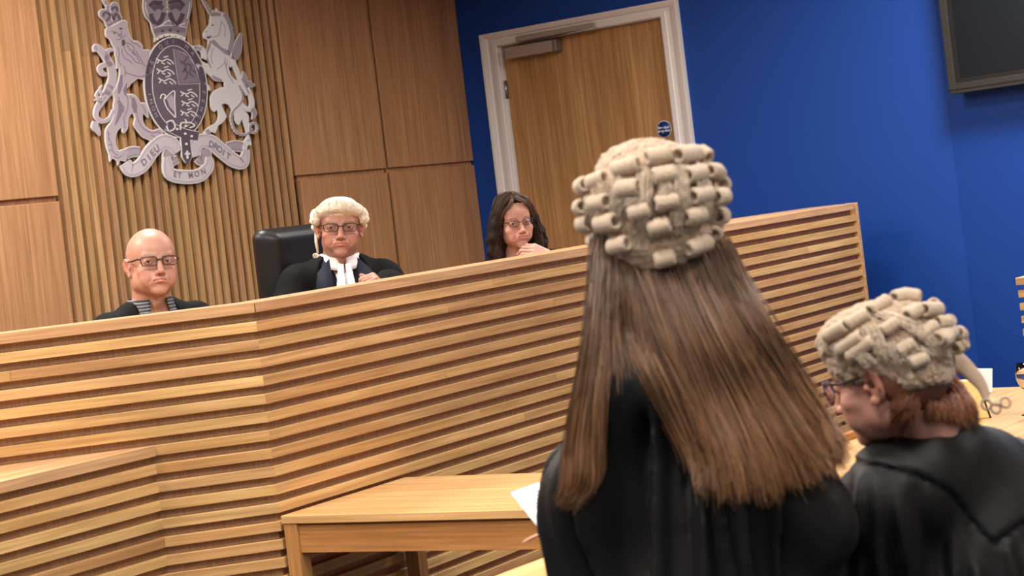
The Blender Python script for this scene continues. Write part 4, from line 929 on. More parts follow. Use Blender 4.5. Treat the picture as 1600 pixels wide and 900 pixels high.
# ------------------------------------------------------------------ people
from mathutils.bvhtree import BVHTree
def root(name, M, label, cat, group=None):
    o = empty(name, M); tag(o, label, cat, group); return o
def attach(o, r):
    o.parent = r; o.matrix_parent_inverse = r.matrix_world.inverted() if r.type != 'EMPTY' or True else Matrix(); return o
def fmesh(name, f, mat, r, colour=None, fold=None, Mrel=None):
    V, Q = f.mesh()
    if fold is not None: V = fold(V)
    me = np_mesh(name, V, Q); o = mesh_obj(name, me, mat)
    if colour is not None: paint(me, colour(V))
    attach(o, r); return o
def anchored(M, loc, target):
    """shift M so that its local point loc lands on target"""
    d = Vector(target)-(M @ Vector(loc)); return Matrix.Translation(d) @ M
I4 = Matrix.Identity(4)
def strands(name, guides, n, rad, mat, parent, jit=.006, seed=1, m=22, flat=None, spread_pow=1.0, lift=0, wav=(0, 30), tipcut=.12):
    """guides: neighbouring guide curves (each a list of points); strands are blended between neighbours"""
    r = np.random.RandomState(seed); G = []
    for g in guides:
        c = crom3(g, 8); t = np.linspace(0, len(c)-1, m); i = np.minimum(t.astype(int), len(c)-2); fr = (t-i)[:, None]; G.append(c[i]*(1-fr)+c[i+1]*fr)
    G = np.array(G); u = r.uniform(0, len(G)-1, n); i = np.minimum(u.astype(int), len(G)-2); fr = (u-i)[:, None, None]
    fr = fr*fr*(3-2*fr) if spread_pow != 1 else fr
    C = G[i]*(1-fr)+G[i+1]*fr; tt = np.linspace(0, 1, m)[None, :, None]
    j0 = r.normal(size=(n, 1, 3))*jit; j1 = r.normal(size=(n, 1, 3))*jit; C = C+j0*(1-tt)*.7+j1*tt
    if wav[0]:
        ph = r.uniform(0, 6.28, (n, 1, 1)); am = r.uniform(.4, 1, (n, 1, 1))*wav[0]
        C = C+np.concatenate([np.sin(tt*wav[1]*.5+ph), np.cos(tt*wav[1]*.43+ph*1.3), 0*tt+0*ph], 2)*am*np.minimum(1, tt*3)
    # strands end at different lengths
    e = 1-r.uniform(0, tipcut, (n, 1)); s = np.linspace(0, 1, m)[None, :]*e*(m-1); k = np.minimum(s.astype(int), m-2); f_ = (s-k)[..., None]
    ar = np.arange(n)[:, None]; C = C[ar, k]*(1-f_)+C[ar, k+1]*f_
    T = np.gradient(C, axis=1); T /= np.linalg.norm(T, axis=2, keepdims=True)+1e-9
    A = np.array([.13, .98, .12]); U = np.cross(T, A); U /= np.linalg.norm(U, axis=2, keepdims=True)+1e-9; W = np.cross(T, U)
    prof = rad*(1-.75*np.linspace(0, 1, m)**3)[None, :, None]*r.uniform(.6, 1.3, (n, 1, 1))
    V = np.stack([C+(U*math.cos(a)+W*math.sin(a))*prof for a in (0, 2.094, 4.189)], 2).reshape(-1, 3)
    b = (np.arange(n)[:, None]*m+np.arange(m-1)[None, :])*3; Q = []
    for a in range(3):
        c = (a+1) % 3; Q.append(np.stack([b+a, b+c, b+3+c, b+3+a], -1).reshape(-1, 4))
    me = np_mesh(name, V, np.concatenate(Q)); o = mesh_obj(name, me, mat); attach(o, parent); return o
def crom3(pts, k=8):
    p = np.array([tuple(q) for q in pts], float); p = np.concatenate([2*p[:1]-p[1:2], p, 2*p[-1:]-p[-2:-1]]); out = []
    for i in range(1, len(p)-2):
        t = np.linspace(0, 1, k, endpoint=False)[:, None]; p0, p1, p2, p3 = p[i-1], p[i], p[i+1], p[i+2]
        out.append(.5*((2*p1)+(p2-p0)*t+(2*p0-5*p1+4*p2-p3)*t**2+(3*p1-p0-3*p2+p3)*t**3))
    return np.concatenate(out+[p[-2:-1]])
_curl = {}
def curl_mesh(L, r, key):
    k = (round(L, 3), round(r, 4), key)
    if k not in _curl:
        mb = MB(); h = L/2; pr = [(.001, -h+.016), (r*.42, -h+.012), (r*.52, -h+.003), (r*.72, -h), (r*.93, -h+.0035)]
        n = 9; pr += [(r*(1+.05*math.sin(i*2.3+key)), -h+.006+(2*h-.012)*i/(n-1)) for i in range(n)]
        pr += [(r*.93, h-.0035), (r*.72, h), (r*.52, h-.003), (r*.42, h-.012), (.001, h-.016)]
        mb.lathe(pr, 18); me_o = mb.build('curl', WIGC); me = me_o.data; bpy.data.objects.remove(me_o); _curl[k] = me
    return _curl[k]
def add_curl(parent, M, c, ax, nrm, L, r, mat=WIGC, key=0):
    me = curl_mesh(L, r, key); 
    z = ax.normalized(); x = (nrm-z*nrm.dot(z)).normalized(); y = z.cross(x)
    R = Matrix(((x.x, y.x, z.x, c.x), (x.y, y.y, z.y, c.y), (x.z, y.z, z.z, c.z), (0, 0, 0, 1)))
    if mat is not WIGC:
        me = me.copy(); me.materials.clear(); me.materials.append(mat)
    o = bpy.data.objects.new('curl', me); COL.objects.link(o); o.matrix_world = R; attach(o, parent); return o
def bvh(o):
    me = o.data; M = o.matrix_world
    return BVHTree.FromPolygons([M @ v.co for v in me.vertices], [list(p.vertices) for p in me.polygons])
def ell_hit(M, c, r, px, py):
    """pixel ray against the ellipsoid (centre c, radii r, frame M); silhouette misses snap to the rim"""
    Mi = M.inverted(); o = Mi @ Vector((0, 0, HC))-Vector(c); d = Mi.to_3x3() @ ray(px, py)
    o_ = np.array(o)/r; d_ = np.array(d)/r; a = d_ @ d_; b = o_ @ d_; cc = o_ @ o_-1; D = b*b-a*cc
    t = (-b-math.sqrt(D))/a if D > 0 else -b/a
    p = o_+d_*t; p = p/np.linalg.norm(p); n = p/r; n /= np.linalg.norm(n)
    return M @ (Vector(p*r)+Vector(c)), (M.to_3x3() @ Vector(n)).normalized()
def pixel_curls(wig, M, c, r, lst, rad, mat=WIGC, mirror=False, off=.62):
    bv = bvh(wig)
    for i, (a, b) in enumerate(lst):
        pa, na = ell_hit(M, c, r, *a); pb, nb = ell_hit(M, c, r, *b); pc, nc = ell_hit(M, c, r, (a[0]+b[0])/2, (a[1]+b[1])/2)
        res = []
        for (q, n_), px in (((pa, na), a), ((pb, nb), b), ((pc, nc), ((a[0]+b[0])/2, (a[1]+b[1])/2))):
            h = bv.ray_cast(Vector((0, 0, HC)), ray(*px).normalized()); res.append(h[0] if h[0] is not None else q)
        pa, pb, pc = res
        L = max(.028, min((pb-pa).length, .075)); ax = (pb-pa) if (pb-pa).length > .012 else (M.to_3x3() @ Vector((0, 1, 0)))
        cc = pc+nc*rad*off; add_curl(wig, M, cc, ax, nc, L, rad*(1+.06*math.sin(i*5)), mat, i % 4)
        if mirror:
            Mi = M.inverted(); lc = Mi @ cc; la = Mi.to_3x3() @ ax; ln = Mi.to_3x3() @ nc
            if abs(lc.x) > .03: add_curl(wig, M, M @ Vector((-lc.x, lc.y, lc.z)), M.to_3x3() @ Vector((-la.x, la.y, la.z)), M.to_3x3() @ Vector((-ln.x, ln.y, ln.z)), L, rad, mat, i % 4)
def grid_for(lo, hi, fine, sf, sc):
    return Field(*[axis(lo[i], hi[i], (fine[0][i], fine[1][i]), None, sf, sc) for i in range(3)])
def uniform(lo, hi, s): return Field(*[np.arange(lo[i], hi[i], s) for i in range(3)])
def torso(f, B, grow=0, k=.04, sh=.165, w=1.0):
    """B: body frame, origin at the neck base, x to the body's left, -y forward, z up the spine"""
    g = grow
    f.ell(B, (0, .015, -.16), (.150*w+g, .098+g, .175+g), k); f.ell(B, (0, .01, -.33), (.135*w+g, .095+g, .17+g), k)
    f.cap(B, (-sh+.01, .01, -.075), (sh-.01, .01, -.075), .048+g, .048+g, k)
    f.cap(B, (-.055, .012, -.045), (.055, .012, -.045), .050+g, .050+g, k)
    f.ell(B, (0, .03, -.07), (.10+g, .06+g, .06+g), k)
def seated(label, M, B, col, head_kw, face_kw, arms, hands=(), hips_z=None, feet_z=DAIS, sc=1.0, fine=.0021, group=None, legs=True, thigh=.40):
    hp = M.translation; lo = Vector((1e9,)*3); hi = -lo
    base = Vector((B.translation.x, B.translation.y, feet_z)); r = root('person', Matrix.Translation(base), label, 'person', group)
    body_pts = [hp, B @ Vector((.3, .3, -.3)), B @ Vector((-.3, -.75, -.3)), B @ Vector((.3, -.75, -.3)), B @ Vector((-.3, .3, -.3))]+[p for a in arms for p in a]
    lo = [min(p[i] for p in body_pts)-.14 for i in range(3)]; hi = [max(p[i] for p in body_pts)+.16 for i in range(3)]; lo[2] = feet_z-.03
    fl = [hp[i]-.115 for i in range(3)]; fh = [hp[i]+.125 for i in range(3)]; fl[2] = hp.z-.135; fh[2] = hp.z+.13
    for hm, _ in hands:
        p = hm.translation; q = hm @ Vector((.12, 0, 0))
        for i in range(3): fl[i] = min(fl[i], min(p[i], q[i])-.04); fh[i] = max(fh[i], max(p[i], q[i])+.04)
    f = grid_for(lo, hi, (fl, fh), fine, .016)
    add_head(f, M, neck_to=tuple(M.inverted() @ (B @ Vector((0, .01, -.03)))), **head_kw)
    torso(f, B); f.ell(B, (0, .01, -.52), (.165, .12, .11), .05)
    for s, a in zip((1, -1), arms):
        f.cap(I4, B @ Vector((s*.165, .01, -.08)), a[0], .047, .040, .03); f.cap(I4, a[0], a[1], .040, .026, .01)
    if legs:
        hz = B @ Vector((0, 0, -.56)); fw = (B.to_3x3() @ Vector((0, -1, 0))); fw.z = 0; fw.normalize(); lf = Vector((-fw.y, fw.x, 0))
        for s in (-1, 1):
            h = hz+lf*s*.085*1; kn = h+fw*thigh+lf*s*.04; kn.z = feet_z+.50; an = kn+fw*.02; an.z = feet_z+.08; to = an+fw*.17; to.z = feet_z+.035
            f.cap(I4, h, kn, .085, .058, .04); f.cap(I4, kn, an, .055, .038, .02); f.cap(I4, an-fw*.04-Vector((0, 0, .04)), to, .038, .032, .02)
    for hm, kw in hands: hand(f, hm, **kw)
    o = fmesh('body', f, SKIN, r, lambda V: face_colour(V, M, col, **face_kw))
    return r, o
def robe(name, r, B, arms, mat, grow, V=None, step=.006, extra=None, fold=.004, elb=.062, wr=.055, neck=.062, lowz=-.62, seed=0, skirt=True, cuff=.02):
    pts = [B @ Vector((x, y, z)) for x in (-.3, .3) for y in (-.25, .25) for z in (.08, lowz)]+[p for a in arms for p in a]
    lo = [min(p[i] for p in pts)-.1 for i in range(3)]; hi = [max(p[i] for p in pts)+.1 for i in range(3)]
    f = uniform(lo, hi, step); torso(f, B, grow, .03)
    if skirt: f.cap(B, (0, .0, -.35), (0, .0, lowz+.16), .13+grow, .15+grow, .04)
    for s, a in zip((1, -1), arms):
        f.cap(I4, B @ Vector((s*.16, .01, -.08)), a[0], .050+grow, elb+grow, .03)
        e = a[1]-(a[1]-a[0]).normalized()*cuff; f.cap(I4, a[0], e, elb+grow, wr+grow, .015)
    f.cap(B, (0, .0, .10), (0, .005, -.03), neck+.03, neck, .008, 's')
    if V: f.chain(B, V[0], V[1], .006, 's')
    if extra: extra(f)
    def fd(P_): 
        Lq = local(B, P_); n = np.stack([vnoise(Lq*np.array([1, 1, .45]), 34, seed+i) for i in range(3)], 1); m = np.clip((.02-Lq[:, 2])/.06, 0, 1)[:, None]; return P_+n*fold*m
    return fmesh(name, f, mat, r, None, fd)
def bframe(neck, yaw, lean=0, side=0):
    return Matrix.Translation(neck) @ Matrix.Rotation(math.radians(yaw), 4, 'Z') @ Matrix.Rotation(math.radians(lean), 4, 'X') @ Matrix.Rotation(math.radians(side), 4, 'Y')
def W(B, *p): return B @ Vector(p)
EYEMID = (0, -.0865, 0)
# ================= bald man in dark-rimmed glasses
Mb = anchored(look_M((0, 0, 0), 27, 4, -4) @ Matrix.Diagonal((1.06, 1.04, 1.03, 1)), EYEMID, P(248, 407.5, 6.45))
Bb = bframe(Mb @ Vector((0, .045, -.142)), 33, -4)
armsb = [(W(Bb, .24, -.06, -.34), W(Bb, .12, -.30, -.36)), (W(Bb, -.24, -.06, -.34), W(Bb, -.12, -.30, -.36))]
rb_, bodyb = seated('bald man in dark-rimmed glasses and black robe, leftmost of the three behind the bench', Mb, Bb, (.46, .235, .165),
    dict(sex='m', jaw=1.14, frown=1.1, fold=1.3, lid=.0046), dict(cheek=.14, stubble=.12, bald_stub=.5, brows=(.30, .19, .14), bw=.0032), armsb, [(Matrix.Translation(armsb[0][1]) @ Bb.to_3x3().to_4x4() @ Matrix.Rotation(-math.pi/2, 4, 'Z'), dict(side=1)), (Matrix.Translation(armsb[1][1]) @ Bb.to_3x3().to_4x4() @ Matrix.Rotation(-math.pi/2, 4, 'Z'), dict(side=-1))][:0])
eyes(rb_, Matrix.Translation(-rb_.location) @ Mb, (-.28, -1, .02))
spectacles(rb_, Matrix.Translation(-rb_.location) @ Mb, .052, .0295, GFR, .0018, rr=.006, temple_th=2.0)
robe('robe', rb_, Bb, armsb, GOWN2, .022, ([(0, -.17, -.42), (0, -.15, -.2), (0, -.10, .02)], [.02, .06, .085]), seed=3)
# open pinstriped collar
def collar(name, r, B, mat, rad=.066, h=.036, open_=.6, tip=.05, drop=.04, th=.003, zoff=.0, tilt=.35):
    """turned-down or standing collar as a band round the neck with two points at the front"""
    vs = []; n = 40; a0 = open_; rows = 5
    for i in range(n+1):
        a = -math.pi/2+a0+(2*math.pi-2*a0)*i/n; fr = min(i, n-i)/n; fpt = max(0, 1-fr*7)
        for j in range(rows):
            t = j/(rows-1); rr = rad*(1+tilt*(1-t))+.004
            z = zoff-drop*t*0+h*(t-.5)-.012*fpt*t*0-(1-t)*fpt*tip
            vs.append(B @ Vector((rr*math.cos(a)*.98, rr*math.sin(a)*1.06+.004, z+.012*math.sin(a))))
    fs = []
    for i in range(n):
        for j in range(rows-1): fs.append((i*rows+j, (i+1)*rows+j, (i+1)*rows+j+1, i*rows+j+1))
    me = bpy.data.meshes.new(name); me.from_pydata([tuple(v) for v in vs], [], fs)
    for p in me.polygons: p.use_smooth = True
    o = mesh_obj(name, me, mat); attach(o, r); m = o.modifiers.new('thickness', 'SOLIDIFY'); m.thickness = th; m.offset = 1; return o
def stripes():
    t = NT('pinstripe_cotton'); tc = t.node('ShaderNodeTexCoord'); w = t.node('ShaderNodeTexWave', wave_type='BANDS', bands_direction='Z', i_Scale=28.0, i_Distortion=0.0)
    t.link(tc.outputs['Object'], w.inputs['Vector']); t.link(t.ramp(w.outputs[0], [(.90, srgb(18, 18, 22)), (.97, srgb(150, 150, 165))]), t.b.inputs['Base Color']); t.b.inputs['Roughness'].default_value = .6; return t.m
PIN = stripes()
robe('shirt', rb_, Bb, armsb, SHIRTB, .006, ([(0, -.125, -.10), (0, -.10, .02)], [.006, .030]), skirt=False, fold=.002, neck=.046)
collar('shirt_collar', rb_, Bb @ Matrix.Translation((0, -.004, .004)), PIN, .068, .052, .42, .030, tilt=.34)
# ================= judge in the middle
Mj = anchored(look_M((0, 0, 0), 7, 5, 1) @ Matrix.Diagonal((1.11, 1.05, 1.0, 1)), EYEMID, P(531.8, 355, 7.28))
Bj = bframe(Mj @ Vector((0, .05, -.146)), 14, -6, 4)
hj = P(590, 436, 7.16)
armsj = [(W(Bj, .25, -.10, -.32), hj+Vector((.035, .03, -.045))), (W(Bj, -.27, -.06, -.33), W(Bj, -.14, -.30, -.38))]
HMj = Matrix.Translation(armsj[0][1]) @ Matrix(((-.62, .25, .74, 0), (-.35, -.94, .02, 0), (.70, -.25, .67, 0), (0, 0, 0, 1))).to_3x3().normalized().to_4x4()
rj, bodyj = seated('judge in ivory wig, glasses, white collar bands and dark robe, in the middle', Mj, Bj, (.44, .215, .155),
    dict(sex='m', jaw=.97, frown=.8, fold=1.5, lid=.0046), dict(cheek=.15, stubble=.10, brows=(.26, .17, .12), bw=.0034), armsj, [(HMj, dict(side=-1, curl=(60, 70, 40), s=.95))])
eyes(rj, Matrix.Translation(-rj.location) @ Mj, (-.08, -1, .0))
spectacles(rj, Matrix.Translation(-rj.location) @ Mj, .050, .031, GFR, .0015, rr=.006, temple_th=1.5)
robe('gown', rj, Bj, armsj, GOWN2, .034, ([(0, -.26, -.44), (0, -.22, -.2), (0, -.15, .03)], [.06, .115, .13]), seed=5, fold=.006, elb=.07)
robe('suit_jacket', rj, Bj, armsj, SUIT, .024, ([(0, -.24, -.36), (0, -.19, -.2), (0, -.12, .03)], [.015, .055, .088]), seed=8, fold=.003)
robe('shirt', rj, Bj, armsj, WHITEC, .010, None, skirt=False, fold=.0015, neck=.040)
collar('wing_collar', rj, Bj @ Matrix.Translation((0, -.004, .012)), WHITEC, .071, .056, .14, .008, tilt=.10)
mb = MB()
for s in (-1, 1):
    mb.add([W(Bj, s*.004, -.112, -.012), W(Bj, s*.024, -.106, -.010), W(Bj, s*.045, -.134, -.150), W(Bj, s*.006, -.142, -.155)], [(0, 1, 2, 3)])
o = mb.build('collar_bands', WHITEC); attach(o, rj); m = o.modifiers.new('thickness', 'SOLIDIFY'); m.thickness = .003
for s in (-1, 1):  # jacket lapels
    mb = MB(); mb.add([W(Bj, s*.055, -.085, .012), W(Bj, s*.105, -.100, -.040), W(Bj, s*.120, -.125, -.110), W(Bj, s*.092, -.134, -.118), W(Bj, s*.108, -.134, -.135), W(Bj, s*.012, -.150, -.33), W(Bj, s*.048, -.128, -.13)], [(0, 1, 2, 3, 6), (3, 4, 5, 6)])
    o = mb.build('lapel', SUIT); attach(o, rj); m = o.modifiers.new('thickness', 'SOLIDIFY'); m.thickness = .005; o.data.shade_smooth()
def wig_shell(name, r, M, parts, cuts, mat, lo=(-.14, -.15, -.11), hi=(.14, .16, .17), amp=.0022, freq=330, step=.0028, hole=True):
    """shell built in the head frame"""
    f = uniform(lo, hi, step)
    for kind, a in parts: getattr(f, kind)(I4, **a)
    if hole: f.ell(I4, (0, .012, .028), (.0785, .0985, .0880), .006, 's')
    for kind, a in cuts: getattr(f, kind)(I4, mode='s', **a)
    V, Q = f.mesh(); n = np.stack([vnoise(V, freq, 3+i) for i in range(3)], 1)+.6*np.stack([vnoise(V, freq*2.3, 13+i) for i in range(3)], 1); V = V+n*amp
    Mn = np.array(M); V = V @ Mn[:3, :3].T+Mn[:3, 3]
    o = mesh_obj(name, np_mesh(name, V, Q), mat); attach(o, r); bpy.context.view_layer.update(); return o
fr_ = []
for i in range(13):
    a = math.radians(-84+168*i/12); fr_.append((.082*math.sin(a), .002-.093*math.cos(a)+.012*abs(math.sin(a)), .078-.034*abs(math.sin(a))**2.2))
wj = wig_shell('judicial_wig', rj, Mj, [('ell', dict(c=(0, .014, .050), r=(.082, .104, .066), k=.012)), ('chain', dict(pts=fr_, rs=[.020]*13, k=.010)), ('ell', dict(c=(0, -.03, .086), r=(.056, .062, .026), k=.02)), ('ell', dict(c=(0, .06, .01), r=(.082, .060, .075), k=.02)), ('ell', dict(c=(.080, -.010, .034), r=(.020, .045, .034), k=.012)), ('ell', dict(c=(-.080, -.010, .034), r=(.020, .045, .034), k=.012))],
    [('box', dict(c=(0, -.06, -.062), h=(.15, .12, .055), k=.004, rot=(-16, 0, 0)))], WIGW, amp=.0012, freq=260)
for s in (-1, 1):
    for (y, z, x) in ((-.030, .050, .083), (-.022, .026, .090), (.03, .055, .083), (.036, .028, .088), (.04, .0, .084)):
        c = Mj @ Vector((s*x, y, z)); add_curl(wj, Mj, c, Mj.to_3x3() @ Vector((s*.15, 1, .05)), Mj.to_3x3() @ Vector((s, 0, 0)), .045, .0145, WIGW2, 1)
# fringe lines: fine combed hairs over the front roll
G_ = []
for i in range(17):
    a = math.radians(-62+124*i/16); sx, cx_ = math.sin(a), math.cos(a); zz = .078-.034*abs(sx)**2.2
    G_.append([Mj @ Vector((q*sx, .002-(q+.011)*cx_+.012*abs(sx), zz+dz)) for q, dz in ((.070, .034), (.090, .027), (.1015, .010), (.1025, -.004), (.096, -.020))])
strands('combed_fringe', G_, 700, .0006, WIGW2, wj, .0012, 4, 10, tipcut=.05)
tl = Mj @ Vector((-.080, .045, -.06))
mb = MB(); mb.tube([Mj @ Vector((-.080, .045, -.02)), Mj @ Vector((-.082, .04, -.06)), Mj @ Vector((-.078, .03, -.10))], [.009, .0065, .004], 8)
for q in range(3):
    c = Mj @ Vector((-.080+.006*(q-1), .026, -.112-.004*q)); mb.tube([c+Vector((.009*math.cos(t), .004*math.sin(t*2), .009*math.sin(t))) for t in np.linspace(0, 6.28, 13)[:-1]], .0035, 6, closed=True)
o = mb.build('wig_tail', WIGW2); attach(o, wj)
# short grey-brown hair by the ears
# chair
q = P(484, 420, 7.62); CH = Matrix.Translation((q.x, q.y, 0)) @ Matrix.Rotation(math.atan2(3.84, 2.587), 4, 'Z')
chair = empty('office_chair', Matrix.Translation((q.x, q.y, DAIS)) @ Matrix.Rotation(math.atan2(3.84, 2.587), 4, 'Z')); tag(chair, 'black leather high-backed office chair behind the judge in the wig', 'chair')
f = uniform((-.34, -.14, .40), (.34, .16, 1.22), .008); f.box(I4, (0, .02, .80), (.275, .045, .365), .04, .01); f.box(I4, (0, -.02, .81), (.245, .035, .335), .03, .03)

V, Q = f.mesh(); mesh_obj('backrest', np_mesh('backrest', V, Q), LEATHER, chair)
f = uniform((-.34, -.62, .34), (.34, -.0, .56), .01); f.box(I4, (0, -.30, .45), (.26, .25, .05), .045, .01); V, Q = f.mesh(); mesh_obj('seat', np_mesh('seat', V, Q), LEATHER, chair)
mb = MB(); mb.tube([(0, -.28, .10), (0, -.28, .41)], .03, 14); mb.tube([(0, -.1, .42), (0, .06, .40), (0, .07, .6)], .02, 8); mb.build('gas_lift', STEEL, chair)
for k in range(5):
    a = 2*math.pi*k/5; mb = MB(); mb.tube([(0, -.28, .12), (.28*math.cos(a), -.28+.28*math.sin(a), .075)], [.026, .016], 8); lg = mb.build('leg', BLACKPL, chair)
    mb = MB(); mb.tube([(.28*math.cos(a)-.012, -.28+.28*math.sin(a), .028), (.28*math.cos(a)+.012, -.28+.28*math.sin(a), .028)], .028, 12); mb.build('castor', BLACKPL, lg)
for s in (-1, 1):
    mb = MB(); mb.tube([(s*.26, -.12, .46), (s*.30, -.12, .62), (s*.30, -.18, .66)], .016, 8); mb.box(s*.30-.03, s*.30+.03, -.42, -.12, .655, .685); mb.build('armrest', BLACKPL, chair, None, .01)
# ================= woman on the right of the bench
Mw = anchored(look_M((0, 0, 0), 19, -3, 4) @ Matrix.Scale(.96, 4), EYEMID, P(813, 347.5, 7.9))
Bw = bframe(Mw @ Vector((0, .05, -.155)), 20, 6, -3) 
hw = P(857, 402, 7.80)
armsw = [(hw+Vector((.03, .05, -.24)), hw+Vector((.0, .01, -.0))), (W(Bw, -.24, -.04, -.30), W(Bw, -.06, -.18, -.34))]
def basis(x, z):
    x = Vector(x).normalized(); z = Vector(z); z = (z-x*z.dot(x)).normalized(); y = z.cross(x); return Matrix(((x.x, y.x, z.x, 0), (x.y, y.y, z.y, 0), (x.z, y.z, z.z, 0), (0, 0, 0, 1)))
HMw = Matrix.Translation(hw) @ basis((-.66, -.22, .40), (.35, -.75, .45))
rw, bodyw = seated('dark-haired woman in thin glasses resting her chin on her hand behind the bench', Mw, Bw, (.50, .265, .20),
    dict(sex='f', jaw=.93, frown=.1, fold=.35, lid=.0062, brow=.8, nose=.975), dict(cheek=.12, lip=(.50, .17, .15), brows=(.12, .07, .05), bw=.0026), armsw, [(HMw, dict(side=1, curls=[(30, 60, 35), (34, 62, 36), (38, 62, 36), (44, 62, 36)], s=.90, spread=3, thumb=15))], thigh=.24)
eyes(rw, Matrix.Translation(-rw.location) @ Mw, (-.25, -1, .0))
spectacles(rw, Matrix.Translation(-rw.location) @ Mw, .047, .027, GFR, .0016, rr=.02, temple_th=1.6)
robe('robe', rw, Bw, armsw, GOWN2, .020, ([(0, -.17, -.34), (0, -.14, -.15), (0, -.10, .03)], [.01, .04, .072]), seed=12, cuff=.12, wr=.035)
robe('blouse', rw, Bw, armsw, WHITEC, .004, cuff=.16, wr=.028, V=([(0, -.12, -.12), (0, -.09, .03)], [.02, .06]), skirt=False, fold=.0015, neck=.056)
HAIRW = fibre('dark_brown_hair', srgb(36, 22, 16), srgb(104, 70, 52), .4, .5); HAIRWB = plain('dark_brown_hair_mass', srgb(30, 19, 14), .7, 0, .2)
f = uniform((-.15, -.13, -.24), (.15, .15, .15), .0035)
f.ell(I4, (0, .018, .036), (.087, .104, .094), .01)
for s in (-1, 1):
    f.chain(I4, [(s*.070, -.030, .055), (s*.088, -.018, .0), (s*.098, -.010, -.06), (s*.100, -.005, -.12), (s*.092, -.01, -.165)], [.020, .024, .030, .034, .022], .02)
    f.chain(I4, [(s*.05, .06, .0), (s*.075, .05, -.08), (s*.085, .04, -.15)], [.05, .045, .03], .02)
f.chain(I4, [(0, .07, .0), (0, .075, -.08), (0, .07, -.16)], [.06, .055, .03], .02)
f.ell(I4, (0, -.085, -.022), (.058, .075, .097), .006, 's'); f.ell(I4, (.012, -.09, -.03), (.050, .07, .10), .006, 's'); f.cap(I4, (0, -.02, -.10), (0, 0, -.2), .055, .05, .01, 's')
V, Q = f.mesh(); n = np.stack([vnoise(V, 70, 31+i) for i in range(3)], 1)*.006*np.clip((.03-V[:, 2:3])/.1, .1, 1)+np.stack([vnoise(V, 260, 41+i) for i in range(3)], 1)*.0012
V = V+n; Mn = np.array(Mw); V = V @ Mn[:3, :3].T+Mn[:3, 3]; hairw = mesh_obj('hair', np_mesh('hair', V, Q), HAIRWB); attach(hairw, rw)
for s in (-1, 1):
    G_ = [[Mw @ Vector((s*.004-.006, -.055-.010*q, .118-.012*q)), Mw @ Vector((s*(.030), -.078-.006*q, .094-.010*q)), Mw @ Vector((s*.060, -.066-.004*q, .055)), Mw @ Vector((s*.076, -.042, .005)), Mw @ Vector((s*.086, -.030, -.06))] for q in (0, .5, 1)]
    strands('front_hair', G_, 420, .0009, HAIRW, hairw, .003, 60+s, 20, wav=(.002, 18), tipcut=.2)
for s in (-1, 1):
    G_ = []
    for i in range(9):
        a = i/8; y0 = -.068+.13*a; x1 = s*(.083-.01*abs(a-.4)); G_.append([Mw @ Vector(p) for p in ((s*.006, y0*1.0, .124-.02*abs(y0)*4-.010*(a == 0)), (s*.048, y0*.95, .104-.006*(1-a)), (x1*.98, y0*.75, .045), (x1*1.12, y0*.6+.004, -.01), (x1*1.24, y0*.55, -.07), (x1*1.26, y0*.5-.006, -.13), (x1*1.12, y0*.55-.012, -.175))])
    strands('hair_strands', G_, 850, .0009, HAIRW, hairw, .0065, 50+s, 26, wav=(.0065, 24), tipcut=.2)
# ================= standing barrister, back to us
def ombre(name, c0, c1, e0, e1, z0, z1):
    """brown hair that is fairer towards the ends, as it grew"""
    t = NT(name); g = t.node('ShaderNodeNewGeometry'); a = t.ramp(g.outputs['Random Per Island'], [(0, c0), (1, c1)]); b = t.ramp(g.outputs['Random Per Island'], [(0, e0), (1, e1)])
    tc = t.node('ShaderNodeTexCoord'); sp = t.node('ShaderNodeSeparateXYZ'); t.link(tc.outputs['Object'], sp.inputs[0]); mr = t.node('ShaderNodeMapRange'); mr.inputs['From Min'].default_value = z0; mr.inputs['From Max'].default_value = z1
    t.link(sp.outputs[2], mr.inputs['Value']); t.link(t.mix(mr.outputs[0], a, b), t.b.inputs['Base Color']); t.b.inputs['Roughness'].default_value = .42; t.b.inputs['Specular IOR Level'].default_value = .4; return t.m
HAIRL = ombre('long_brown_hair', srgb(62, 44, 33), srgb(128, 96, 72), srgb(88, 58, 37), srgb(160, 114, 76), 1.46, 1.14)
Ms = look_M((0, 0, 0), -170, -3, 4)
WCs, WRs = (0, .018, .028), np.array((.1065, .116, .099))
Ms = anchored(Ms, WCs, P(1018, 314, 3.08))
neck = P(1052, 492, 3.06)
Bs = Matrix.Translation(neck) @ Matrix.Rotation(math.radians(-166), 4, 'Z') @ Matrix.Rotation(math.radians(5), 4, 'X') @ Matrix.Rotation(math.radians(4), 4, 'Y')
rs_ = root('person', Matrix.Translation((neck.x+.08, neck.y, 0)), 'standing barrister seen from behind, long brown hair, curled wig and black gown', 'person')
# body left = +x of Bs; world left side of the picture is the body's left because she faces away
Ls, Rs = P(975, 600, 3.06), P(1200, 618, 3.12); Le, Re = P(932, 765, 3.10), P(1262, 800, 3.05); Lw, Rw = P(940, 790, 3.36), P(1150, 790, 3.40)
pel = P(1118, 1010, 3.12); pel.z = .94
lo = (-.16+min(Le.x, pel.x-.3), 2.75, -.02); hi = (Re.x+.14, 3.75, 1.76); hp = Ms.translation
f = grid_for(lo, hi, ((hp.x-.1, hp.y-.11, hp.z-.13), (hp.x+.1, hp.y+.12, hp.z+.13)), .003, .014)
add_head(f, Ms, sex='f', neck_to=tuple(Ms.inverted() @ (neck+Vector((0, 0, -.03)))))
f.cap(I4, Ls, Rs, .05, .05, .04); mid = (Ls+Rs)/2
f.ell(Matrix.Translation(mid), (0, .01, -.14), (.15, .10, .17), .05); f.cap(I4, mid+Vector((0, 0, -.2)), pel, .105, .125, .06); f.cap(I4, neck+Vector((0, 0, .0)), mid, .05, .07, .04)
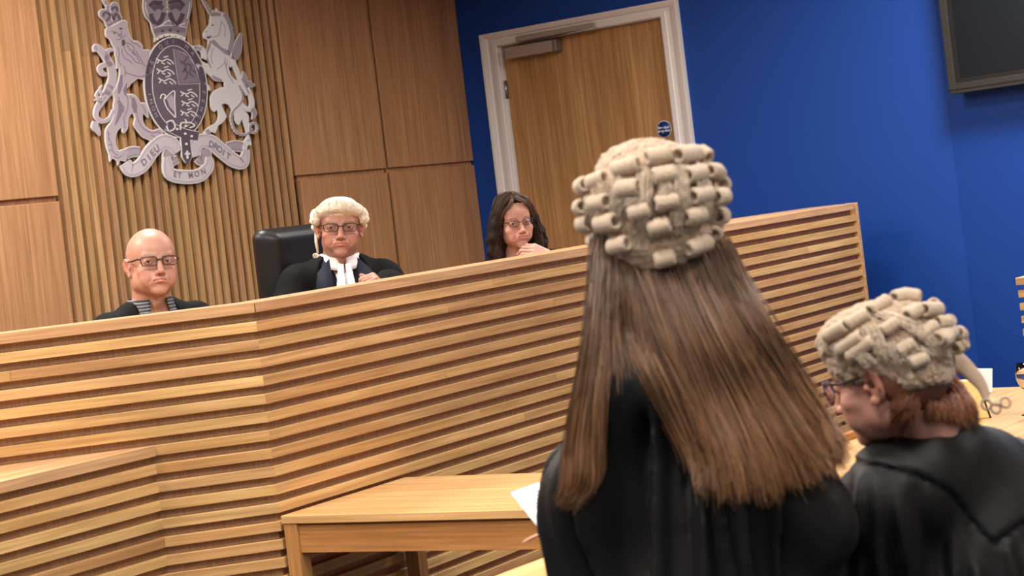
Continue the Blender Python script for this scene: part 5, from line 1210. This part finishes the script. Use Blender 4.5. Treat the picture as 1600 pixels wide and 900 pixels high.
for s, S_, E_, W_2 in ((-1, Ls, Le, Lw), (1, Rs, Re, Rw)):
    f.cap(I4, S_, E_, .046, .038, .03); f.cap(I4, E_, W_2, .037, .024, .01)
    h = pel+Vector((s*.09, 0, -.03)); kn = Vector((h.x+s*.01, h.y+.02, .50)); an = Vector((h.x+s*.01, h.y-.01, .08)); f.cap(I4, h, kn, .09, .058, .05); f.cap(I4, kn, an, .055, .036, .02); f.cap(I4, an+Vector((0, -.04, -.045)), an+Vector((-.02, .15, -.05)), .035, .028, .02)
LHM = Matrix.Translation(Lw) @ basis((-.12, .95, .1), (-.6, 0, .8)); RHM = Matrix.Translation(Rw) @ basis((-.6, .6, 0), (0, 0, 1))
hand(f, LHM, side=-1, curl=(45, 50, 30), s=.92); hand(f, RHM, side=1, curl=(30, 35, 20), s=.92)
fmesh('body', f, SKIN, rs_, lambda V: face_colour(V, Ms, (.50, .27, .20)))
# gown
gx, gy = (pel.x+mid.x)/2, 3.10
f = uniform((Le.x-.20, 2.72, .12), (Re.x+.22, 3.62, 1.50), .0075)
f.cap(I4, Ls+Vector((.0, 0, -.01)), Rs+Vector((0, 0, -.01)), .066, .066, .04); f.cap(I4, neck+Vector((-.02, 0, -.045)), neck+Vector((.05, 0, -.05)), .058, .058, .05)
f.ell(Matrix.Translation(mid), (0, .0, -.13), (.168, .120, .19), .05); f.cap(I4, mid+Vector((.0, 0, -.2)), Vector((pel.x, pel.y, .72)), .155, .245, .06, flat=((0, 1, 0), 1.25)); f.cap(I4, Vector((pel.x, pel.y, .72)), Vector((pel.x+.01, pel.y, .30)), .245, .27, .06, flat=((0, 1, 0), 1.15))
f.ell(I4, tuple(neck+Vector((0.0, .0, -.10))), (.13, .085, .06), .04)
for S_, E_, W_2 in ((Ls, Le, Lw), (Rs, Re, Rw)):
    f.cap(I4, S_+Vector((0, 0, -.03)), E_+Vector((0, 0, -.02)), .066, .070, .04); f.cap(I4, E_, W_2+(E_-W_2)*.15, .068, .072, .02); f.cap(I4, E_+Vector((0, .08, -.02)), W_2+Vector((0, -.08, -.22)), .05, .04, .04)
f.cap(I4, Le+Vector((.0, 0, -.02)), P(952, 950, 3.10), .066, .072, .05)
f.cap(I4, neck+Vector((0, 0, .12)), neck+Vector((0, 0, .0)), .075, .052, .01, 's')
def folds(d, X, Y, Z):
    th = np.arctan2(Y-gy, X-gx); m = np.clip((1.335-Z)/.10, 0, 1)*np.clip((Z-.1)/.1, .4, 1)
    a = th*15+2.2*np.sin(Z*2.1+1)+1.2*np.sin(th*3+Z*3.0)
    gath = np.clip(1-np.abs(Z-1.28)/.06, 0, 1)*.0045*np.sin(X*150+Z*12+np.sin(Z*60))
    return d+m*(.016*np.sin(a)+.008*np.sin(a*1.9+Z*5)+.009*np.sin(X*22-Z*13))-gath
f.add(folds); 
def nf(V): return V+np.stack([vnoise(V*np.array([1, 1, .4]), 26, 70+i) for i in range(3)], 1)*.005+np.stack([vnoise(V*np.array([1, 1, .22]), 62, 80+i) for i in range(3)], 1)*.0032
gown_s = fmesh('barrister_gown', f, GOWN, rs_, None, nf)
bpy.context.view_layer.update()
def bvh(o):
    me = o.data; M = o.matrix_world
    return BVHTree.FromPolygons([M @ v.co for v in me.vertices], [list(p.vertices) for p in me.polygons])
# wig
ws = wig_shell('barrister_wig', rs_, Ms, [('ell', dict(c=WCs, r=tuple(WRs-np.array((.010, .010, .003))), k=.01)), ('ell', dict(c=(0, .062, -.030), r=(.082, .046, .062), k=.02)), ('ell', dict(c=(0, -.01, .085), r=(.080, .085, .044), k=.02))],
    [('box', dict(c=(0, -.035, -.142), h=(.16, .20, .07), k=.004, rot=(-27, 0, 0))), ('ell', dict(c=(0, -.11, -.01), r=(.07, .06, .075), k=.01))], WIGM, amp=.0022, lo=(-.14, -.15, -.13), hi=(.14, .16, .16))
cz = lambda x, y: (880+x/4.285, 210+y/4.285)
Ls1 = [((130, 362), (200, 345)), ((195, 345), (310, 297)), ((350, 262), (520, 212)), ((552, 185), (715, 155)), ((748, 168), (880, 152)), ((885, 150), (968, 152)),
       ((92, 492), (188, 478)), ((218, 462), (322, 448)), ((372, 378), (518, 358)), ((588, 302), (748, 275)), ((806, 292), (920, 266)), ((932, 268), (1025, 258)), ((1020, 268), (1062, 255)),
       ((135, 600), (215, 575)), ((258, 590), (380, 568)), ((448, 530), (592, 488)), ((604, 468), (765, 436)), ((838, 422), (958, 394)), ((972, 425), (1062, 412)), ((1030, 345), (1070, 335)),
       ((188, 705), (255, 690)), ((325, 735), (450, 700)), ((560, 622), (712, 580)), ((790, 548), (925, 520)), ((985, 548), (1062, 532)), ((600, 818), (742, 782)), ((808, 745), (962, 690)), ((985, 660), (1050, 640))]
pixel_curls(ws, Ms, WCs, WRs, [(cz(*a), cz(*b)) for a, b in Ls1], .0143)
# frizz columns between the curls
FR = fibre('horsehair_frizz', srgb(178, 156, 134), srgb(222, 204, 182), .8, .1)
rr_ = np.random.RandomState(5); G_ = []
cols = [((240, 330), (230, 700)), ((370, 300), (340, 690)), ((555, 260), (520, 760)), ((585, 620), (585, 830)), ((760, 520), (770, 740)), ((780, 220), (800, 560)), ((930, 200), (960, 700)), ((640, 640), (690, 760)), ((860, 600), (900, 700)), ((440, 620), (470, 740)), ((150, 420), (170, 640)), ((1050, 300), (1055, 640)), ((460, 430), (480, 600)), ((690, 330), (700, 520))]
for i, (a, b) in enumerate(cols):
    g2 = []
    for off in (-42, 0, 42):
        g2.append([ell_hit(Ms, WCs, WRs*1.02, *cz(a[0]+(b[0]-a[0])*t+off, a[1]+(b[1]-a[1])*t))[0] for t in (0, .33, .66, 1)])
    strands('frizz', g2, 70, .0009, FR, ws, .0035, 90+i, 14, wav=(.004, 60), tipcut=.3)
# two ties hanging at the back
mb = MB(); pts = [ell_hit(Ms, WCs, WRs*1.03, *cz(*q))[0] for q in ((470, 640), (480, 740), (520, 830), (560, 850), (560, 700))]; mb.tube(crom3(pts, 5), .0045, 8, squash=.6)
pts = [ell_hit(Ms, WCs, WRs*1.03, *cz(*q))[0] for q in ((270, 740), (360, 790), (460, 830), (540, 855))]; mb.tube(crom3(pts, 5), .003, 8)
o = mb.build('wig_tie', WIGC); attach(o, ws)
# long hair: guides in picture order, laid on the back of the gown
bv = bvh(gown_s)
def on_back(px, py, lift, Zd=3.0):
    o_ = Vector((0, 0, HC)); d = ray(px, py).normalized(); h = bv.ray_cast(o_, d)
    return h[0]-d*lift if h[0] is not None else P(px, py, Zd)
def hguide(pts, lifts, z0=2.985):
    out = []
    for i, ((x, y), l) in enumerate(zip(pts, lifts)):
        if y < 470:
            yy = y if i else min(398, y+10-((x-1035)/100)**2*8); out.append(P(x, yy, z0+(.05 if i == 0 else .012)+((x-1035)/110)**2*.045))
        else:
            q_ = on_back(x, y, l); q2 = P(x, y, min(q_.y, z0+.06)); out.append(q2)
    return out
gs = [
 [(938, 365), (930, 430), (920, 520), (904, 600), (888, 700), (884, 760), (874, 790)],
 [(945, 370), (940, 440), (932, 530), (922, 620), (912, 700), (910, 755), (884, 792)],
 [(955, 378), (955, 450), (948, 530), (938, 620), (936, 690), (934, 740), (900, 786)],
 [(968, 385), (975, 450), (985, 520), (1010, 580), (1050, 650), (1085, 710), (1098, 762)],
 [(990, 392), (1010, 460), (1035, 540), (1065, 610), (1095, 680), (1115, 730), (1120, 772)],
 [(1015, 396), (1040, 460), (1072, 540), (1105, 620), (1135, 690), (1150, 740), (1156, 778)],
 [(1040, 398), (1066, 460), (1100, 540), (1140, 620), (1172, 690), (1192, 745), (1200, 776)],
 [(1065, 396), (1092, 460), (1130, 540), (1172, 620), (1210, 690), (1232, 735), (1244, 762)],
 [(1090, 392), (1118, 455), (1156, 530), (1200, 610), (1242, 680), (1268, 720), (1282, 742)],
 [(1112, 385), (1142, 450), (1182, 520), (1226, 600), (1268, 665), (1295, 705), (1306, 728)],
 [(1128, 375), (1158, 435), (1200, 510), (1244, 585), (1280, 645), (1304, 688), (1318, 712)]]
lf = [.02, .02, .035, .03, .026, .022, .02]
GU = [hguide(g, lf) for g in gs]
HL1 = strands('long_hair', GU[:3], 900, .0011, HAIRL, rs_, .0065, 21, 34, wav=(.003, 9), tipcut=.12)
HL = strands('long_hair', GU[3:], 5600, .0011, HAIRL, rs_, .0105, 22, 34, wav=(.006, 8), tipcut=.20)
tag(HL1, 'narrow lock of brown hair over the left shoulder'); tag(HL, 'wide fall of brown hair down the back')
strands('long_hair_crown', [g[:4] for g in GU], 2200, .0011, HAIRL, HL, .009, 23, 18, wav=(.002, 6), tipcut=.3)
# under-layer closes the fall so no gown shows through
def sheet_mesh(name, guides, off, mat, parent, m=30, th=.012):
    G = []
    for g in guides:
        c = crom3(g, 8); t = np.linspace(0, (len(c)-1)*.88, m); i = np.minimum(t.astype(int), len(c)-2); fr = (t-i)[:, None]; G.append(c[i]*(1-fr)+c[i+1]*fr)
    G = np.array(G)
    # refine across
    A = []
    for i in range(len(G)-1):
        for k in range(4): A.append(G[i]*(1-k/4)+G[i+1]*k/4)
    A.append(G[-1]); A = np.array(A); A[..., 1] += off; n = len(A)
    Q = np.array([(i*m+j, (i+1)*m+j, (i+1)*m+j+1, i*m+j+1) for i in range(n-1) for j in range(m-1)])
    V = A.reshape(-1, 3); V = V+np.stack([vnoise(V*np.array([1, 1, .12]), 190, 60+i) for i in range(3)], 1)*.0025
    o = mesh_obj(name, np_mesh(name, V, Q), mat); attach(o, parent); s_ = o.modifiers.new('thickness', 'SOLIDIFY'); s_.thickness = th; s_.offset = 0; return o
HMASS = plain('long_brown_hair_mass', srgb(60, 42, 30), .55, 0, .3)
sheet_mesh('hair_underlayer', GU[3:], .010, HMASS, HL); sheet_mesh('hair_underlayer', GU[:3], .008, HMASS, HL1, th=.008)
f = uniform((hp.x-.13, hp.y-.15, hp.z-.22), (hp.x+.15, hp.y+.12, hp.z+.05), .004); f.ell(Ms, (0, .012, -.02), (.078, .092, .085), .01); f.chain(I4, [P(1035, 400, 3.07), P(1055, 440, 3.07), P(1075, 500, 3.06)], [.062, .062, .062], .02)
fmesh('hair_underlayer', f, HMASS, HL)
# papers and pencil held out in front of her
hs = empty('sheaf_of_papers', I4)
c0_ = P(798, 770, 3.40); ea = Vector((.86, .42, .14)).normalized(); eb = Vector((.80, -.30, -.36)); eb = (eb-ea*eb.dot(ea)).normalized(); en = ea.cross(eb)
M_ = Matrix(((ea.x, eb.x, en.x, c0_.x), (ea.y, eb.y, en.y, c0_.y), (ea.z, eb.z, en.z, c0_.z), (0, 0, 0, 1)))
hs.matrix_world = M_; tag(hs, 'white printed papers held out by the standing barrister', 'papers')
mb = MB(); mb.box(0, .20, 0, .15, 0, .0012); mb.box(.001, .199, .002, .149, -.0016, -.0004); mb.build('sheet', PAPER, hs, None)
mb = MB(); rnd = random.Random(4); sg_ = -1 if (M_.to_3x3() @ Vector((0, 0, 1))).y > 0 else 1
for i in range(14):
    y = .018+i*.0085; zz_ = .0012 if sg_ > 0 else -.0016; mb.box(.02, .18-rnd.random()**2*.06, y, y+.0028, min(zz_, zz_+.0003*sg_), max(zz_, zz_+.0003*sg_))
mb.build('printed_lines', INK, hs)
pa, pb = P(815, 848, 3.5), P(868, 824, 3.48); dpen = (pb-pa).normalized(); Rp = Vector((0, 0, 1)).rotation_difference(dpen).to_matrix().to_4x4()
pc = empty('pencil', Matrix.Translation(pa) @ Rp); tag(pc, 'pale wooden pencil held beside the black gown below the papers', 'pencil')
PENW = plain('pencil_wood', srgb(204, 150, 112), .5)
mb = MB(); mb.lathe([(.0005, 0), (.0038, .018)], 6); mb.lathe([(.0038, .018), (.0038, .15), (0, .15)], 6); mb.build('barrel', PENW, pc); mb = MB(); mb.lathe([(0, -.002), (.0009, .003), (.0004, .004)], 6); mb.build('lead', BLACKPL, pc)
# ================= seated barrister
Mq = look_M((0, 0, 0), -124, 0, 13) @ Matrix.Scale(.98, 4)
EARL = (.0785, .008, -.014)
Mq = anchored(Mq, EARL, P(1366, 603, 3.20))
nk = P(1462, 668, 3.33)
Lq, Rq = P(1387, 775, 3.26), P(1580, 752, 3.50); mid = (Lq+Rq)/2; Bq = Matrix.Translation(nk) @ Matrix.Rotation(math.radians(-128), 4, 'Z') @ Matrix.Rotation(math.radians(18), 4, 'X')
fw = Vector((-.78, .62, 0)).normalized(); lf_ = Vector((-fw.y, fw.x, 0))
pq = mid-fw*.10; pq.z = .60
Leq, Req = Lq+fw*.10+Vector((0, 0, -.27))+lf_*.03, Rq+fw*.10+Vector((0, 0, -.27))-lf_*.03; Lwq, Rwq = Leq+fw*.24+Vector((0, 0, .02))-lf_*.05, Req+fw*.24+Vector((0, 0, .02))+lf_*.05
rq = root('person', Matrix.Translation((pq.x, pq.y, 0)), 'seated barrister with red hair, glasses, curled wig and black gown at lower right', 'person')
hp = Mq.translation; ap = [Leq, Req, Lwq, Rwq, pq, hp, Lq, Rq, pq+fw*.6]
lo = [min(p[i] for p in ap)-.16 for i in range(3)]; hi = [max(p[i] for p in ap)+.16 for i in range(3)]; lo[2] = -.02
f = grid_for(lo, hi, ((hp.x-.11, hp.y-.11, hp.z-.135), (hp.x+.11, hp.y+.11, hp.z+.12)), .0021, .015)
add_head(f, Mq, sex='f', neck_to=tuple(Mq.inverted() @ (nk+Vector((0, 0, -.04)))), lid=.0040, jaw=.95, fold=.5)
f.cap(I4, Lq, Rq, .05, .05, .04); f.ell(Matrix.Translation(mid), (.0, 0, -.15), (.14, .14, .17), .05); f.cap(I4, mid+Vector((0, 0, -.2)), pq, .115, .14, .06); f.cap(I4, nk, mid, .05, .07, .04)
for s, S_, E_, W_2 in ((1, Lq, Leq, Lwq), (-1, Rq, Req, Rwq)):
    f.cap(I4, S_, E_, .046, .038, .03); f.cap(I4, E_, W_2, .037, .024, .01); hand(f, Matrix.Translation(W_2) @ basis(fw-lf_*s*.3, (0, 0, 1)), side=-s, curl=(15, 25, 15), s=.9)
    h = pq+lf_*s*.09; kn = h+fw*.42; kn.z = .50; an = kn+fw*.03; an.z = .08; f.cap(I4, h, kn, .09, .06, .05); f.cap(I4, kn, an, .055, .036, .02); f.cap(I4, an-fw*.04+Vector((0, 0, -.045)), an+fw*.15+Vector((0, 0, -.05)), .034, .028, .02)
body_q = fmesh('body', f, SKIN, rq, lambda V: face_colour(V, Mq, (.50, .25, .19), cheek=.22, brows=(.40, .22, .14), bw=.0022))
eyes(rq, Matrix.Translation(-rq.location) @ Mq, (0, -1, -.35))
spectacles(rq, Matrix.Translation(-rq.location) @ Mq, .047, .036, GFR, .0014, yy=-.103, rr=.006)
gx2, gy2 = mid.x, mid.y
f = uniform(tuple(Vector((min(Leq.x, Lwq.x), 2.9, .30))-Vector((.14, .0, 0))), (Rq.x+.22, 4.05, 1.34), .0065)
f.cap(I4, Lq, Rq, .078, .078, .05); f.cap(I4, nk+Vector((-.01, 0, -.055)), nk+Vector((.03, 0, -.055)), .062, .062, .05)
f.ell(Matrix.Translation(mid-fw*.02), (.0, 0, -.12), (.178, .150, .19), .06); f.cap(I4, mid+Vector((0, 0, -.2)), pq, .175, .215, .06); f.cap(I4, pq, Vector((pq.x, pq.y, .40)), .215, .25, .06)
f.cap(I4, (nk+Lq)/2+Vector((0, 0, -.02)), (nk+Rq)/2+Vector((0, 0, -.03)), .070, .070, .06)
for S_, E_, W_2 in ((Lq, Leq, Lwq), (Rq, Req, Rwq)):
    f.cap(I4, S_+Vector((0, 0, -.03)), E_, .076, .080, .04); f.cap(I4, E_, W_2, .078, .074, .03)
f.cap(I4, nk+Vector((.012, .012, -.02)), nk+Vector((.012, .012, .012)), .064, .060, .012)
f.cap(I4, nk+(Mq.translation-nk)*.8, nk+Vector((-.012, -.004, -.015)), .066, .052, .006, 's')
# collar band standing at the nape
def qf(d, X, Y, Z):
    dx, dy = X-nk.x, Y-nk.y; back = -(dx*fw.x+dy*fw.y); side = dx*lf_.x+dy*lf_.y
    seam = np.interp(X, [.42, .50, .57, .62, .674, .747, .80, .868, .95], [1.13, 1.135, 1.12, 1.10, 1.062, .965, .985, 1.01, 1.04])  # yoke seam dips to a point at the middle of the back
    up = np.clip((Z-seam)/.006, 0, 1); m = np.clip((seam-Z)/.05, 0, 1); dist = np.abs(Z-seam)
    th = np.arctan2(Y-gy2, X-gx2); a = th*30+1.5*np.sin(Z*6)+np.sin(th*5+Z*7)
    pl = np.clip((seam-Z)/.02, 0, 1)*(.0028+.0085*np.clip((seam-Z-.02)/.12, 0, 1))
    return d-up*.006+pl*.7*np.sin(X*150-Y*60+1.5*np.sin(Z*9))+pl*.7*np.sin(a)+pl*.6*np.sin(a*.43+Z*9)+.004*np.clip(1-dist/.012, 0, 1)*(Z < seam)
f.add(qf)
gown_q = fmesh('barrister_gown', f, GOWN, rq, None, lambda V: V+np.stack([vnoise(V, 22, 170+i) for i in range(3)], 1)*.005+np.stack([vnoise(V*np.array([1, 1, .6]), 48, 175+i) for i in range(3)], 1)*.002)
0 and collar('gown_collar', rq, Matrix.Translation(nk+Vector((0, 0, -.012))) @ Matrix.Rotation(math.radians(-128), 4, 'Z') @ Matrix.Rotation(math.radians(14), 4, 'X'), GOWN, .066, .040, .8, .0, tilt=.25, th=.006)
WCq, WRq = (0, .018, .038), np.array((.100, .126, .086))
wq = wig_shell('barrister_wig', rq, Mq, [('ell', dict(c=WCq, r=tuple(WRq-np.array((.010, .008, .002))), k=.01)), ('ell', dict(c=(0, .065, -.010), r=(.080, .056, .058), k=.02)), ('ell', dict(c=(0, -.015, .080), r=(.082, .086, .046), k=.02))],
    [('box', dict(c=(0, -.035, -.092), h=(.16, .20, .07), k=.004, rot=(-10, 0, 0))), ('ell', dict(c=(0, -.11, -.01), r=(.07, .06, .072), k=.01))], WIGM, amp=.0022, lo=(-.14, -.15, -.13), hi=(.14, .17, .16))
cq = lambda x, y: (1260+x/4.091, 440+y/4.091)
Lq1 = [((128, 372), (270, 290)), ((265, 295), (408, 215)), ((408, 208), (535, 130)), ((552, 135), (660, 92)), ((640, 100), (742, 75)),
       ((212, 455), (372, 345)), ((272, 492), (442, 372)), ((488, 332), (592, 262)), ((638, 238), (735, 180)), ((745, 195), (842, 192)),
       ((578, 455), (692, 385)), ((712, 362), (822, 278)), ((822, 272), (912, 270)), ((820, 372), (930, 318)), ((940, 330), (985, 345)), ((898, 432), (1020, 388)), ((1010, 385), (1068, 395)), ((650, 520), (770, 470))]
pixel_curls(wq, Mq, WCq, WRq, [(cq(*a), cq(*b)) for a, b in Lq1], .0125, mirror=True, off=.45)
G2 = [((150, 330), (230, 470)), ((430, 290), (500, 520)), ((540, 400), (640, 580)), ((600, 420), (760, 560)), ((720, 430), (800, 480)), ((830, 420), (940, 600)), ((480, 200), (700, 300)), ((60, 330), (180, 400)), ((330, 450), (420, 540)), ((700, 300), (900, 470))]
for i, (a, b) in enumerate(G2):
    g2 = []
    for off in (-36, 0, 36): g2.append([ell_hit(Mq, WCq, WRq*1.02, *cq(a[0]+(b[0]-a[0])*t+off, a[1]+(b[1]-a[1])*t-off*.3))[0] for t in (0, .33, .66, 1)])
    strands('frizz', g2, 60, .0009, FR, wq, .004, 190+i, 14, wav=(.0045, 60), tipcut=.3)
t0 = P(1478, 556, 3.36); mb = MB()
mb.tube(crom3([t0, P(1505, 572, 3.38), P(1532, 600, 3.38), P(1543, 628, 3.37)], 6), [.018]*3+list(np.linspace(.022, .006, 16)), 14, squash=.4)
for (x, y) in ((1541, 632), (1556, 638), (1571, 629)):
    c = P(x, y, 3.36); mb.tube([c+Vector((.0085*math.cos(t), .003*math.sin(t), .0085*math.sin(t))) for t in np.linspace(0, 6.28, 15)[:-1]], .0024, 6, closed=True)
mb.tube([P(1543, 622, 3.37), P(1550, 632, 3.36), P(1566, 632, 3.36)], .0035, 6)
o = mb.build('wig_tail', WIGM); attach(o, wq)
HAIRR = fibre('copper_hair', srgb(98, 56, 38), srgb(160, 106, 76), .45, .35)
fb_ = uniform((hp.x-.14, hp.y-.13, hp.z-.12), (hp.x+.16, hp.y+.16, hp.z+.06), .004); fb_.ell(Mq, (0, .020, -.01), (.0815, .094, .080), .01); fb_.ell(Mq, (0, -.06, -.02), (.12, .062, .12), .008, 's'); fb_.ell(Mq, (0, -.025, -.05), (.12, .06, .05), .008, 's')
HMR = plain('copper_hair_mass', srgb(96, 54, 34), .6)
bpy.context.view_layer.update()
bvs = [bvh(body_q), bvh(gown_q)]
def on_q(px, py, lift, Z0):
    d = ray(px, py).normalized(); best = Z0
    for b_ in bvs:
        h = b_.ray_cast(Vector((0, 0, HC)), d)
        if h[0] is not None: best = min(best, h[0].y)
    return P(px, py, best-lift)
GRp = [[(1398, 578), (1406, 610), (1398, 640), (1392, 672)], [(1410, 580), (1420, 612), (1412, 645), (1402, 688)], [(1422, 582), (1432, 614), (1426, 645), (1418, 676)], [(1436, 584), (1448, 612), (1450, 640), (1446, 664)],
       [(1450, 584), (1466, 610), (1478, 640), (1484, 662)], [(1462, 582), (1484, 608), (1502, 640), (1510, 668)], [(1474, 578), (1498, 604), (1518, 634), (1530, 662)]]
GR = [[on_q(x, y, .010+.006*(k in (1, 2)), 3.36) for k, (x, y) in enumerate(g)] for g in GRp]
strands('red_hair', GR[:3], 420, .0009, HAIRR, rq, .0050, 34, 18, wav=(.008, 22), tipcut=.4)
hr = strands('red_hair', GR[3:], 2000, .0010, HAIRR, rq, .0050, 33, 18, wav=(.005, 14), tipcut=.3)
fmesh('hair_underlayer', fb_, HMR, hr)
sheet_mesh('hair_underlayer', GR[3:], .006, HMR, hr, th=.008)
# ------------------------------------------------------------------ camera, lights, view
cam = bpy.data.cameras.new('camera'); co = bpy.data.objects.new('camera', cam); COL.objects.link(co)
cam.sensor_width = 36; cam.sensor_fit = 'HORIZONTAL'; cam.lens = F/1600*36; cam.shift_y = -(450-PY)/1600; cam.clip_start = .05
co.matrix_world = Matrix(((CR, SR, 0, 0), (0, 0, -1, 0), (-SR, CR, 0, HC), (0, 0, 0, 1)))
SC.camera = co
cam.dof.use_dof = True; cam.dof.focus_distance = 6.9; cam.dof.aperture_fstop = 6.5
def panel_light(x, y, sx, sy, power, col=(1, .93, .84), z=CEIL-.03, spread=180):
    l = bpy.data.lights.new('ceiling_panel_light', 'AREA'); l.shape = 'RECTANGLE'; l.size = sx; l.size_y = sy; l.energy = power; l.color = col
    l.spread = math.radians(spread)
    o = bpy.data.objects.new('ceiling_panel_light', l); COL.objects.link(o); o.location = (x, y, z); return o
for (x, y, pw) in ((-2.6, 2.2, 65), (-.3, 2.2, 60), (2.0, 2.2, 60), (-2.6, 4.6, 85), (-.4, 4.6, 75), (2.2, 4.8, 55), (-3.3, 6.6, 120), (-1.5, 7.6, 75), (.5, 8.2, 45), (2.45, 8.3, 120), (3.6, 7.0, 40), (0, .0, 60), (-2.6, .0, 50), (2.4, .0, 50)):
    panel_light(x, y, .6, .6, pw, (1, .955, .90), spread=165)
wd = bpy.data.worlds.new('world'); SC.world = wd; wd.use_nodes = True
wd.node_tree.nodes['Background'].inputs[0].default_value = (.6, .6, .65, 1); wd.node_tree.nodes['Background'].inputs[1].default_value = .05
SC.view_settings.view_transform = 'Standard'; SC.view_settings.look = 'None'; SC.view_settings.gamma = 1; SC.view_settings.use_curve_mapping = False
SC.view_settings.exposure = 0.0
